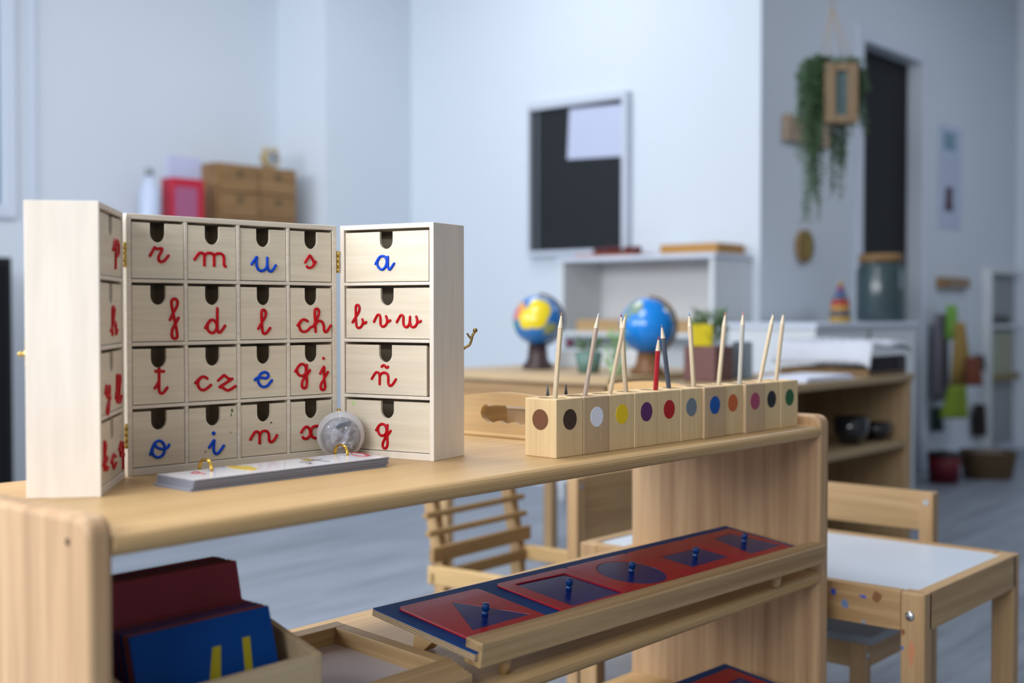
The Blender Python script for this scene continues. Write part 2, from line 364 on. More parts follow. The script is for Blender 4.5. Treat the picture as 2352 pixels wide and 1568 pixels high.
cases = {id(f): case(f) for f in (FC, FR, FL)}
cases[id(FC)]['label'] = 'wide middle case with sixteen drawer openings'
cases[id(FR)]['label'] = 'right folding case, swung towards the room'
cases[id(FL)]['label'] = 'left folding case, swung towards the viewer'
def drawer(fr, r, c, sink=0.001, mat=None, shift=0.0, wsub=0.0):
    x0, x1 = fr.cols[c]; z0, z1 = RO[r]; g = 0.0009; x0 += g; x1 -= g + wsub; z0 += 0.0009; z1 -= 0.0034
    x0 += shift; x1 += shift
    m = (x0 + x1) / 2; nr = 0.0098; nd = 0.0215; fy0, fy1 = sink, sink + 0.0035
    poly = [(x0, z0), (x1, z0), (x1, z1), (m + nr, z1)]
    for k in range(11):
        a = k / 10 * pi; poly.append((m + nr * math.cos(a), z1 - nd + nr * 1.05 - nr * 1.05 * math.sin(a)))
    poly += [(m - nr, z1), (x0, z1)]
    b = MB()
    # front built as left and right halves around the finger notch
    half = [(x0, z0), (m, z0), (m, z1 - nd)] + [(m - nr * math.sin(a), z1 - nd + nr * 1.05 * (1 - math.cos(a))) for a in [k / 6 * pi / 2 for k in range(1, 7)]] + [(m - nr, z1), (x0, z1)]
    b.prism(half, fy0, fy1, 'y')
    b.prism([(2 * m - x, z) for x, z in half][::-1], fy0, fy1, 'y')
    dd = 0.060
    b.box((x0 + 0.001, fy1, z0 + 0.0005), (x1 - 0.001, dd, z0 + 0.002)).box((x0 + 0.0008, fy1, z0 + 0.002), (x0 + 0.003, dd, z1 - 0.002)).box((x1 - 0.003, fy1, z0 + 0.002), (x1 - 0.0008, dd, z1 - 0.002)).box((x0 + 0.003, dd - 0.002, z0 + 0.002), (x1 - 0.003, dd, z1 - 0.002))
    o = b.build('drawer', mat or M['ply'], cab, 0, loc=fr.loc, rot=(0, 0, fr.a)); o['fy'] = fy0
    return o
def letter(fr, dw, strokes, colour, txt, r=0.00175, dots=()):
    off = dw['fy'] - 0.0006
    b = MB()
    for st in strokes:
        pts = [Vector((x, off, z)) for x, z in (fr.px(px, py, off) for px, py in st)]
        if len(pts) == 2: p = [pts[0].lerp(pts[1], k / 4) for k in range(5)]
        else: p = spline(pts, 5)
        # rounded stroke ends
        e0 = (p[0] - p[1]).normalized() * r * 0.6; e1 = (p[-1] - p[-2]).normalized() * r * 0.6
        p = [p[0] + e0] + p + [p[-1] + e1]; n = len(p)
        b.tube(p, r, 10, taper=lambda t, n=n: 0.45 if t < 0.5 / (n - 1) or t > 1 - 0.5 / (n - 1) else 1)
    for px, py, rr in dots:
        x, z = fr.px(px, py, off); b.sphere((x, off, z), rr, 16)
    o = b.build('letter', M['red' if colour == 'red' else 'blue'], dw)
    o['label'] = '%s plastic cursive letter %s' % (colour, txt); return o
S = 2265 / 260.0
def crop(ox, oy, s=S): return lambda pts: [(ox + x / s, oy + y / s) for x, y in pts]
A1, B1, C1_, D1 = crop(280, 480), crop(280, 640), crop(280, 780), crop(280, 920)
E1, F1, G1, H1 = crop(530, 490), crop(530, 640), crop(530, 780), crop(530, 910)
CLT = [  # row, column, colour, letter, strokes, dots
 (3, 0, 'red', 'r', [A1([(560, 940), (655, 765)]), A1([(655, 765), (700, 795), (795, 790), (795, 840), (752, 920), (735, 975), (745, 1030), (790, 1055), (845, 1035), (890, 985), (935, 925)])], []),
 (3, 1, 'red', 'm', [A1([(1450, 1015), (1530, 900), (1575, 875), (1622, 888), (1648, 940), (1650, 1130)]), A1([(1655, 935), (1690, 892), (1750, 880), (1812, 893), (1842, 945), (1845, 1140)]), A1([(1850, 935), (1890, 897), (1950, 888), (2010, 910), (2040, 970), (2042, 1100), (2058, 1140), (2080, 1150)])], []),
 (3, 2, 'blue', 'u', [E1([(415, 1020), (520, 870)]), E1([(525, 870), (515, 960), (520, 1050), (560, 1130), (620, 1150), (690, 1120), (728, 1050)]), E1([(730, 880), (733, 1050), (757, 1130), (800, 1162), (845, 1130), (905, 1035)])], []),
 (3, 3, 'red', 's', [E1([(1487, 985), (1580, 838)]), E1([(1582, 840), (1635, 915), (1663, 985), (1650, 1050), (1600, 1085), (1550, 1083), (1518, 1055)]), E1([(1645, 1060), (1705, 962)])], []),
 (2, 0, 'red', 'f', [B1([(960, 830), (1010, 720), (1065, 620), (1108, 530), (1112, 450), (1080, 410), (1045, 403), (1005, 425), (993, 480), (1003, 570), (1030, 700), (1060, 850), (1092, 1000), (1110, 1140), (1095, 1185), (1060, 1198), (1020, 1180), (1000, 1130), (1008, 1030), (1050, 930), (1085, 880), (1138, 775)])], []),
 (2, 1, 'red', 'd', [B1([(1665, 990), (1715, 895), (1765, 835), (1825, 825), (1875, 865), (1900, 940), (1885, 1020), (1845, 1070), (1795, 1083), (1740, 1050), (1712, 980), (1722, 900), (1765, 840)]), B1([(1908, 582), (1910, 980), (1920, 1045), (1948, 1077), (1985, 1055), (2025, 1000), (2068, 932)])], []),
 (2, 2, 'red', 'l', [F1([(548, 1003), (615, 885), (680, 780), (702, 700), (688, 640), (655, 622), (622, 640), (614, 720), (622, 880), (630, 1000), (645, 1078), (682, 1100), (722, 1078), (793, 980)])], []),
 (2, 3, 'red', 'ch', [F1([(1335, 938), (1395, 855), (1440, 820), (1490, 820), (1542, 852)]), F1([(1420, 832), (1380, 890), (1372, 960), (1400, 1030), (1460, 1060), (1530, 1040), (1600, 970), (1650, 950), (1700, 850), (1752, 740), (1766, 660), (1748, 610), (1712, 600), (1682, 630), (1682, 750), (1692, 900), (1698, 1068)]), F1([(1708, 905), (1740, 855), (1790, 845), (1838, 875), (1862, 950), (1866, 1020), (1890, 1062), (1930, 1048), (2003, 930)])], []),
 (1, 0, 'red', 't', [C1_([(745, 570), (745, 780), (745, 990), (757, 1050), (787, 1073), (830, 1060), (872, 1010), (915, 950)]), C1_([(665, 632), (850, 632)]), C1_([(657, 978), (738, 845)])], []),
 (1, 1, 'red', 'c', [C1_([(1468, 872), (1530, 800), (1588, 752), (1640, 742), (1690, 760), (1715, 783)]), C1_([(1570, 768), (1530, 830), (1520, 890), (1545, 960), (1600, 1003), (1660, 1000), (1720, 960), (1788, 900)])], []),
 (1, 1, 'red', 'z', [C1_([(1920, 820), (2048, 705)]), C1_([(2050, 705), (2105, 755), (2160, 783), (2218, 780)]), C1_([(2205, 785), (1952, 947)]), C1_([(1952, 947), (2015, 955), (2080, 1000), (2122, 1010), (2170, 995), (2278, 925)])], []),
 (1, 2, 'blue', 'e', [G1([(477, 808), (530, 765), (620, 762), (700, 770), (748, 745), (750, 690), (712, 656), (660, 652), (600, 685), (558, 760), (552, 840), (590, 910), (650, 943), (720, 928), (770, 880), (828, 808)])], []),
 (1, 3, 'red', 'g', [G1([(1287, 638), (1345, 550), (1390, 497), (1440, 488), (1490, 520), (1505, 600), (1490, 680), (1440, 720), (1370, 708), (1330, 650), (1332, 570), (1385, 500)]), G1([(1520, 497), (1515, 700), (1523, 800), (1520, 900), (1500, 958), (1462, 968), (1427, 930), (1432, 840), (1470, 770), (1530, 700), (1588, 602)])], []),
 (1, 3, 'red', 'j', [G1([(1788, 682), (1865, 540), (1868, 650), (1870, 780), (1888, 900), (1883, 980), (1845, 1003), (1807, 980), (1803, 900), (1842, 830), (1890, 740), (1947, 642)])], [(1857, 372)]),
 (0, 0, 'blue', 'o', [D1([(567, 1083), (598, 980), (640, 880), (690, 822), (750, 803), (810, 830), (850, 890), (860, 960), (840, 1050), (790, 1110), (720, 1133), (650, 1105), (612, 1040), (615, 960), (650, 885)]), D1([(662, 872), (690, 920), (750, 955), (830, 965), (890, 952), (928, 920), (948, 872)])], []),
 (0, 1, 'blue', 'i', [D1([(1742, 943), (1845, 785)]), D1([(1848, 785), (1838, 900), (1838, 1000), (1866, 1055), (1910, 1057), (1962, 1010), (2043, 892)])], [(1835, 652)]),
 (0, 2, 'red', 'n', [H1([(387, 868), (475, 725), (525, 705), (565, 730), (578, 800), (577, 945)]), H1([(587, 770), (622, 708), (690, 690), (742, 712), (763, 780), (765, 860), (788, 908), (830, 905), (880, 855), (927, 768)])], []),
 (0, 3, 'red', 'x', [H1([(1407, 728), (1460, 640), (1520, 605), (1567, 640), (1588, 720), (1570, 800), (1520, 843), (1460, 840), (1437, 807)]), H1([(1780, 610), (1735, 592), (1690, 595), (1632, 625), (1605, 700), (1625, 800), (1680, 833), (1735, 820), (1790, 740)])], []),
]
DC = {}
sinks = {(3, 2): 0.0022, (2, 2): 0.0015, (0, 0): 0.0012}
green = (0.13, 0.20, 0.04)
ply_i = patches(wood('pale_plywood_green_marks', (0.80, 0.715, 0.565), (0.70, 0.585, 0.43), 'X', 26, 0.62, 0.55, bump=0.03, spec=0.25),
                [((0.1347, 0.0, 0.0655), 0.0016, green, (1, .1, .7)), ((0.1332, 0.0, 0.0605), 0.0012, green, (1, .1, .6)), ((0.1327, 0.0, 0.0395), 0.0010, (0.35, 0.33, 0.05), (1, .1, .8)), ((0.0985, 0.0, 0.0195), 0.0016, (0.45, 0.35, 0.24), (1, .1, 1))], 0.003, 400, 0.0003)
ply_n = patches(wood('pale_plywood_dark_speck', (0.80, 0.715, 0.565), (0.70, 0.585, 0.43), 'X', 26, 0.62, 0.55, bump=0.03, spec=0.25),
                [((0.190, 0.0, 0.0475), 0.0009, (0.05, 0.03, 0.02), (.6, .1, 1))], 0.001, 400, 0.0003)
for r in range(4):
    for c in range(4):
        DC[(r, c)] = drawer(FC, r, c, sinks.get((r, c), 0.0008 + 0.0007 * ((r * 3 + c) % 3)), {(0, 1): ply_i, (0, 2): ply_n}.get((r, c)))
for r, c, colr, txt, st, dots in CLT:
    fx = {'i': D1, 'j': G1}.get(txt)
    letter(FC, DC[(r, c)], st, colr, txt, 0.00172, [(*fx([d])[0], 0.0024 if txt == 'i' else 0.0019) for d in dots])
S2 = 9.8
R1, R2, R3, R4 = crop(770, 500, S2), crop(770, 640, S2), crop(770, 770, S2), crop(770, 900, 9.225)
RLT = [
 (3, 'blue', 'a', [R1([(905, 1045), (955, 950), (1005, 880), (1075, 862), (1135, 895), (1160, 985), (1135, 1090), (1075, 1160), (1010, 1150), (955, 1080), (950, 985), (1000, 890)]), R1([(1183, 870), (1183, 1060), (1195, 1135), (1225, 1163), (1262, 1125), (1328, 1022)])]),
 (2, 'red', 'b', [R2([(388, 985), (450, 880), (520, 770), (548, 680), (530, 605), (490, 592), (465, 630), (463, 800), (470, 1000), (490, 1080), (535, 1105), (590, 1070), (622, 1000), (622, 950), (607, 908)]), R2([(625, 1005), (670, 1000), (702, 968)])]),
 (2, 'red', 'v', [R2([(870, 972), (940, 832), (980, 808), (1012, 850), (1018, 960), (1025, 1035), (1068, 1075), (1118, 1058), (1160, 1000), (1168, 920), (1140, 835)]), R2([(1168, 972), (1210, 960), (1243, 932)])]),
 (2, 'red', 'w', [R2([(1383, 982), (1460, 838), (1500, 820), (1533, 860), (1532, 980), (1550, 1055), (1600, 1088), (1648, 1055), (1675, 980), (1683, 845)]), R2([(1682, 980), (1702, 1058), (1750, 1088), (1800, 1068), (1840, 1000), (1843, 920), (1820, 842)]), R2([(1852, 982), (1900, 970), (1932, 947)])]),
 (1, 'red', 'n with tilde', [R3([(1042, 708), (1070, 678), (1110, 680), (1145, 718), (1175, 722), (1192, 697)]), R3([(820, 982), (900, 850), (950, 832), (992, 865), (1002, 960), (1000, 1105)]), R3([(1010, 905), (1050, 852), (1110, 840), (1168, 868), (1194, 940), (1196, 1070), (1225, 1128), (1275, 1118), (1322, 1060), (1368, 982)])]),
 (0, 'red', 'g', [R4([(865, 815), (925, 715), (990, 677), (1050, 702), (1088, 780), (1075, 870), (1020, 922), (950, 908), (912, 840), (915, 740), (960, 685)]), R4([(1107, 692), (1100, 850), (1105, 1000), (1108, 1110), (1085, 1178), (1045, 1192), (1012, 1160), (1008, 1090), (1050, 990), (1112, 910), (1178, 818)])]),
]
ply_g = patches(wood('pale_plywood_green_smudge', (0.80, 0.715, 0.565), (0.70, 0.585, 0.43), 'X', 26, 0.62, 0.55, bump=0.03, spec=0.25),
                [((0.018, 0.0, 0.0665), 0.0030, (0.58, 0.74, 0.34), (1, .1, 1))], 0.002, 200, 0.0016)
DR = [drawer(FR, 0, 0, 0.003, ply_g), drawer(FR, 1, 0, 0.002, wsub=0.004), drawer(FR, 2, 0, 0.003), drawer(FR, 3, 0, 0.002, wsub=0.001)]
for r, colr, txt, st in RLT: letter(FR, DR[r], st, colr, txt, 0.00172)
DL = [drawer(FL, r, 0, 0.0012) for r in range(4)]
def tmpl(name, bb):
    """cursive letter outline scaled into a photo box x0,y0,x1,y1"""
    T_ = {'p': [[(0, .35), (.45, 0), (.45, .98)], [(.45, .2), (.75, .02), (1, .2), (.95, .5), (.6, .58)]],
          'h': [[(0, .85), (.35, .55), (.55, .1), (.4, 0), (.22, .12), (.25, 1)], [(.3, .72), (.6, .52), (.78, .65), (.8, .95), (1, .8)]],
          'y': [[(0, .3), (.25, .02), (.3, .3), (.5, .42), (.8, .3)], [(.85, .02), (.8, .5), (.6, .95), (.35, .98), (.35, .8), (1, .4)]],
          'll': [[(0, .85), (.3, .3), (.35, .03), (.2, .05), (.2, .85), (.35, .98), (.5, .8), (.72, .3), (.78, .04), (.62, .06), (.62, .88), (.75, .98), (1, .75)]],
          'k': [[(0, .85), (.35, .5), (.5, .08), (.35, 0), (.22, .12), (.25, 1)], [(.3, .75), (.65, .52), (.8, .62), (.45, .76), (.7, .98), (1, .88)]],
          'c': [[(0, .6), (.45, .05), (.9, .15)], [(.45, .08), (.25, .55), (.55, .98), (1, .6)]],
          'q': [[(0, .28), (.4, .02), (.75, .12), (.75, .38), (.35, .52), (.2, .3), (.4, .04)], [(.82, .02), (.8, 1)], [(.8, .6), (1, .45)]]}[name]
    x0, y0, x1, y1 = bb
    return [[(x0 + (x1 - x0) * u, y0 + (y1 - y0) * w) for u, w in st] for st in T_]
for r, n, bb in ((3, 'p', (259, 551, 272, 618)), (2, 'h', (254, 705, 269, 770)), (1, 'y', (241, 884, 253, 951)), (1, 'll', (265, 863, 279, 924)),
                 (0, 'k', (236, 1015, 248, 1080)), (0, 'c', (254.5, 1043, 267, 1075)), (0, 'q', (273, 1015, 284, 1076))):
    letter(FL, DL[r], tmpl(n, bb), 'red', n, 0.0018)
def hinge(p, h):
    b = MB()
    for k in range(4): b.cyl(p + Vector((0, 0, h * k / 4 + 0.0003)), p + Vector((0, 0, h * (k + 1) / 4 - 0.0003)), 0.0022 if k % 2 else 0.0019, n=12)
    b.box((p.x - 0.003, p.y + 0.001, p.z), (p.x + 0.003, p.y + 0.0016, p.z + h))
    return b.build('hinge', M['brass'], cab)
pl = (FL.o + FL.u * FL.w + FC.o) / 2 - C0; pr = (FR.o + FC.o + FC.u * FC.w) / 2 - C0
for p in (pl, pr):
    for z in (0.0315, 0.2315): hinge(Vector((p.x, p.y, z)), 0.0275)
# hook latch on the right case, screw knob latch on the left case
hb = MB()
pR = FR.o + FR.u * FR.w + FR.n * FR.d - C0
def rl(u, n, z): v = FR.o + FR.u * (FR.w + u) + FR.n * (FR.d + n) - C0; return (v.x, v.y, z)
hb.cyl(rl(-0.012, 0, 0.136), rl(-0.012, 0.0015, 0.136), 0.006, n=16)
hD = (Vector(rl(-0.004, 0.001, 0.0)) + C0 - CAM).dot(FH)
def hk_(px, py, dd=0.0): return atd(px, py, hD + dd) - C0
hb.tube(spline([hk_(1062, 803), hk_(1070, 797), hk_(1078, 792), hk_(1082, 783), hk_(1085, 771), hk_(1090, 762)], 6), 0.0017, 10)
hb.sphere(tuple(hk_(1091.5, 758.5)), 0.0030, 14)
hb.tube(spline([hk_(1083, 778), hk_(1077, 772), hk_(1073, 765)], 5), 0.0013, 8)
hb.box(rl(-0.008, 0.0, 0.128), tuple(Vector(rl(-0.008, 0.0, 0.128)) + Vector((0.0012, 0.0012, 0.030))))
hb.build('hook_latch', plain('aged_brass', (0.30, 0.21, 0.07), 0.35, 1), cab)
def ll(u, n, z): v = FL.o + FL.u * u + FL.n * (FL.d + n) - C0; return (v.x, v.y, z)
lb = MB().cyl(ll(0.012, -0.0002, 0.141), ll(0.012, 0.0022, 0.141), 0.007, n=16).cyl(ll(0.012, 0.002, 0.141), ll(0.012, 0.006, 0.141), 0.0018).sphere(ll(0.012, 0.0075, 0.141), 0.0026, 14)
lb.box(tuple(Vector(ll(0.012, 0.0, 0.141)) - Vector((0.003, 0.003, 0.012))), tuple(Vector(ll(0.012, 0.0, 0.141)) + Vector((0.001, 0.001, 0.014))))
lb.build('latch_knob', M['brass'], cab)

# ------------------------------------------------------------------ plastic capsule ball
BR = 0.0294; BC = Vector((1.0255, 1.1602, T + BR))
ball = thing('capsule_ball', 'clear plastic capsule ball stuffed with crumpled film, in the corner of the letter cabinet', 'capsule', (BC.x, BC.y, T))
def shellmat(name, body, rough):
    m, nt, b = newmat(name); out = nt.nodes['Material Output']
    tr = nt.nodes.new('ShaderNodeBsdfTransparent'); tr.inputs[0].default_value = (0.97, 0.97, 0.99, 1)
    b.inputs['Base Color'].default_value = (0.82, 0.82, 0.86, 1); b.inputs['Roughness'].default_value = rough; b.inputs['Specular IOR Level'].default_value = 0.9
    lw = nt.nodes.new('ShaderNodeLayerWeight'); lw.inputs[0].default_value = 0.5
    f = maprange(nt, lw.outputs['Facing'], 0.0, 1.0, body, min(1, body + 0.68))
    mx = nt.nodes.new('ShaderNodeMixShader'); nt.links.new(f, mx.inputs[0]); nt.links.new(tr.outputs[0], mx.inputs[1]); nt.links.new(b.outputs[0], mx.inputs[2])
    nt.links.new(mx.outputs[0], out.inputs[0]); return m
shellm = shellmat('clear_plastic', 0.06, 0.06); frost = shellmat('frosted_plastic', 0.48, 0.25)
seam = (RT * 0.14 - FH * 0.97 - UP * 0.10).normalized()      # axis of the two halves
qs = seam.to_track_quat('Z', 'Y').to_matrix().to_4x4()
def local(mb, Mx): mb.v = [tuple(Mx @ Vector(v)) for v in mb.v]; return mb
Mb = Matrix.Translation((0, 0, BR)) @ qs
front = MB().lathe([(BR * math.sin(a), BR * math.cos(a)) for a in [0.001 + 1.02 * k / 16 for k in range(17)]], 40)
bk = MB().lathe([(BR * math.sin(a), BR * math.cos(a)) for a in [1.02 + (pi - 1.021) * k / 20 for k in range(21)]], 40)
for mb, nm, mt in ((front, 'clear_dome', shellm), (bk, 'frosted_half', frost)):
    mb.f = [f for f in mb.f if len(f) == 4]; mb.sm = [True] * len(mb.f)
    local(mb, Mb).build(nm, mt, ball)
rm = MB().tube([(BR * 1.0 * math.sin(1.36) * math.cos(t), BR * math.sin(1.36) * math.sin(t), BR * math.cos(1.36)) for t in [2 * pi * k / 48 for k in range(48)]], 0.0007, 6, True)
rm.tube([(BR * math.sin(1.02) * math.cos(t), BR * math.sin(1.02) * math.sin(t), BR * math.cos(1.02)) for t in [2 * pi * k / 48 for k in range(48)]], 0.0004, 6, True)
local(rm, Mb).build('seam_rim', frost, ball)
film = plain('crumpled_film', (0.42, 0.42, 0.45), 0.18, coat=1.0, var=0.9, vscale=90)
cr = MB(); cr.sphere((0, 0, BR), BR * 0.80, 56)
rr = random.Random(3); bumps = [(Vector((rr.gauss(0, 1), rr.gauss(0, 1), rr.gauss(0, 1))).normalized(), rr.uniform(-0.20, 0.13)) for _ in range(170)]
nv = []
for v in cr.v:
    d = (Vector(v) - Vector((0, 0, BR))); dn = d.normalized()
    k = 1 + sum(a * max(0, 1 - (dn - b).length / 0.28) for b, a in bumps)
    nv.append(tuple(Vector((0, 0, BR)) + d * min(k, 1.13)))
cr.v = nv; cr.sm = [False] * len(cr.f); cr.build('crumpled_film', film, ball)
def sph(px, py, rad):
    d = ray(px, py).normalized(); oc = CAM - BC; bq = d.dot(oc); cq = oc.dot(oc) - rad * rad
    return CAM + d * (-bq - math.sqrt(max(0, bq * bq - cq))) - Vector((BC.x, BC.y, T))
Bz = crop(620, 920, 7.84)
MB().tube([sph(x, y, BR * 0.92) for x, y in Bz([(1200, 485), (1260, 440), (1350, 415), (1450, 385)])], 0.0022, 8).build('dark_strip', plain('slate_plastic', (0.05, 0.08, 0.11), 0.4), ball)
tx = MB()
for st in ([(1395, 745), (1412, 740), (1412, 785)], [(1440, 740), (1462, 755), (1458, 782), (1438, 788), (1428, 765), (1440, 740)],
           [(1415, 822), (1385, 825), (1368, 855), (1378, 885), (1400, 888)], [(1500, 800), (1468, 808), (1450, 838), (1462, 865), (1490, 868)], [(1455, 838), (1488, 832)]):
    tx.tube([sph(x, y, BR * 1.003) for x, y in Bz(st)], 0.00035, 6)
tx.build('embossed_text', plain('embossed_text', (0.75, 0.76, 0.80), 0.4), ball)['label'] = 'embossed 10 and CE marks'

# ------------------------------------------------------------------ ring-bound strip of flash cards
cards = thing('flash_card_bundle', 'long stack of white picture cards held by two gold rings, lying before the letter cabinet', 'cards', (0.7365, 1.0605, T), math.radians(-1.2))
NC = 27
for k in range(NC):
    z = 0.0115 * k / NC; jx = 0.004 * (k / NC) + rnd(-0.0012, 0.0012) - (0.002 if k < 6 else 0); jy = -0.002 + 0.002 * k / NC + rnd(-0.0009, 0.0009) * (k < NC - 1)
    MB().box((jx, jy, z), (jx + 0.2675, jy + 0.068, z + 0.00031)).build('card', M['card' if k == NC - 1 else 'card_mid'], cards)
CZ = T + 0.0115 + 0.0002
inv = (Matrix.Translation((0.7365, 1.0605, T)) @ Matrix.Rotation(math.radians(-1.2), 4, 'Z')).inverted()
def oncard(px, py, dz=0.0): return inv @ onz(px, py, CZ + dz)
inkr = plain('red_ink', (0.5, 0.03, 0.05), 0.4); inky = plain('yellow_ink', (0.70, 0.50, 0.08), 0.4); inkd = plain('dark_ink', (0.12, 0.13, 0.10), 0.5); inkb = plain('brown_ink', (0.38, 0.30, 0.12), 0.5); inkl = plain('faint_blue_ink', (0.50, 0.55, 0.78), 0.5)
K7 = crop(360, 990, 8.4); K8 = crop(620, 920, 7.84)
def pr_line(name, strokes, mat, r):
    b = MB()
    for st in strokes: b.tube(spline([oncard(*p) for p in st], 4), r, 6)
    return b.build(name, mat, cards)
pr_line('printed_letter', [K7([(660, 805), (700, 790), (770, 780), (825, 795), (790, 812), (720, 815), (665, 805)]), K7([(820, 797), (870, 812), (945, 828)])], inkr, 0.0005)
pr_line('printed_letter', [K8([(1460, 942), (1500, 932), (1600, 940), (1720, 958), (1790, 985), (1740, 998), (1620, 997), (1500, 975), (1458, 945)]), K8([(1700, 965), (1750, 985), (1835, 987)])], inkr, 0.0005)
def pr_poly(name, pts, mat):
    b = MB(); q = [oncard(*p) for p in pts]; b.prism([(p.x, p.y) for p in q], 0.01125, 0.0117, 'z'); return b.build(name, mat, cards)
pr_poly('printed_picture', K7([(1330, 672), (1500, 662), (1780, 665), (1960, 722), (1850, 757), (1500, 722)]), inky)['label'] = 'yellow fruit picture on the top card'
pr_poly('printed_picture', K8([(540, 1040), (700, 1032), (790, 1060), (720, 1085), (600, 1070)]), inkb)['label'] = 'olive and grey insect picture on the top card'
pr_line('printed_line', [K8([(530, 1105), (640, 1098), (780, 1075), (930, 1048)]), K8([(780, 1060), (900, 1078), (1065, 1092)]), K8([(640, 1115), (690, 1135), (760, 1130)]), K8([(700, 1120), (730, 1108), (720, 1125)])], inkd, 0.0003)
pr_line('printed_line', [K8([(1340, 970), (1450, 1005), (1560, 1038)]), K8([(270, 1120), (250, 1220)])], inkl, 0.0002)
def ring(px0, px1, py):
    a = inv @ onz(px0, py, CZ - 0.002); b_ = inv @ onz(px1, py + 1, CZ)
    y0 = 0.068 + 0.0035; c = Vector((b_.x, (y0 + (b_.y)) / 2, 0.0112)); r = 0.0135; c.y = y0 - r
    bb = MB()
    for dx in (-0.0009, 0.0009): bb.tube([(c.x + dx + 0.10 * r * math.cos(t), c.y + r * math.cos(t), c.z + r * 0.92 * math.sin(t)) for t in [2 * pi * k / 40 for k in range(40)]], 0.00105, 8, True)
    bb.build('binder_ring', M['gold'], cards)
ring(434, 474.5, 1078); ring(752, 788.5, 1043)

# ------------------------------------------------------------------ pencil blocks and pencils
BO = Vector((1.1946, 0.9521, T)); BA = math.radians(-1.87); BW = 0.0522; BP = 0.5901 / 11; BH = 0.0735
bu = Vector((math.cos(BA), math.sin(BA), 0)); bn = Vector((-bu.y, bu.x, 0))
def block_mesh():
    b = MB(); h = BW / 2; n = 32; r = 0.0195; dz = 0.056
    w = BP - 0.0006
    def sq(a):
        c, s_ = math.cos(a), math.sin(a); m = max(abs(c), abs(s_)); return (c / m * w / 2, s_ / m * h)
    vs = []
    for i in range(n):
        a = 2 * pi * (i + 0.5) / n + pi / n * 0
        a = 2 * pi * i / n + pi / 4
        x, y = sq(a); vs += [(x, y, 0), (x, y, BH), (r * math.cos(a), r * math.sin(a), BH), (r * math.cos(a), r * math.sin(a), BH - dz)]
    fs = []
    for i in range(n):
        j = (i + 1) % n
        for k in range(3): fs.append((i * 4 + k, j * 4 + k, j * 4 + k + 1, i * 4 + k + 1))
    fs += [[i * 4 for i in range(n)][::-1], [i * 4 + 3 for i in range(n)]]
    return b._add(vs, fs)
bm0 = block_mesh()
dots = [('dark brown', (0.055, 0.028, 0.014)), ('white', (0.80, 0.84, 0.92)), ('yellow', (0.82, 0.58, 0.005)), ('purple', (0.095, 0.018, 0.11)), ('red', (0.42, 0.003, 0.006)), ('grey', (0.16, 0.20, 0.24)), ('blue', (0.0, 0.075, 0.34)), ('orange', (0.56, 0.12, 0.022)), ('pink', (0.36, 0.055, 0.12)), ('black', (0.010, 0.012, 0.016)), ('green', (0.012, 0.11, 0.028))]
fw_ = [0, 0.0005, 0, 0.0006, 0, 0.0004, 0.0045, 0.0008, 0.0060, 0.0025, 0.003]
first = None; BC0 = []
dark_blocks = {1, 6, 8}
bd_d = bm0.build('x', M['block_dark']); me_dark = bd_d.data; bpy.data.objects.remove(bd_d)
for k, (nm, cc) in enumerate(dots):
    ctr = BO + bu * (BP * (k + 0.5)) + bn * (BW / 2 - fw_[k])
    label = 'wooden pencil block with a %s dot' % nm + (' and a brown dot on its end' if k == 0 else '')
    t = thing('pencil_block', label, 'pencil holder', tuple(ctr), BA, 'wooden pencil blocks in a row on the shelf'); BC0.append(ctr)
    if first is None:
        first = bm0.build('block_body', M['block'], t, 0.0014, 2)
    else:
        o = first.copy(); COL.objects.link(o); o.parent = t
        if k in dark_blocks: o.data = me_dark
    dm = plain('dot_' + nm.replace(' ', '_'), cc, 0.5)
    MB().cyl((0, -BW / 2 + 0.0003, 0.0472), (0, -BW / 2 - 0.0004, 0.0472), 0.0130, n=40, smooth=False).build('dot_sticker', dm, t)['label'] = nm + ' dot sticker'
    if k == 0:
        w = (BP - 0.0006) / 2
        MB().cyl((-w + 0.0003, 0, 0.0472), (-w - 0.0004, 0, 0.0472), 0.0130, n=40, smooth=False).build('dot_sticker', plain('dot_brown', (0.17, 0.07, 0.032), 0.5), t)['label'] = 'brown dot sticker on the end face'
nat = wood('bare_pencil_wood', (0.70, 0.57, 0.39), (0.58, 0.44, 0.27), 'Z', 120, 0.5, 0.6)
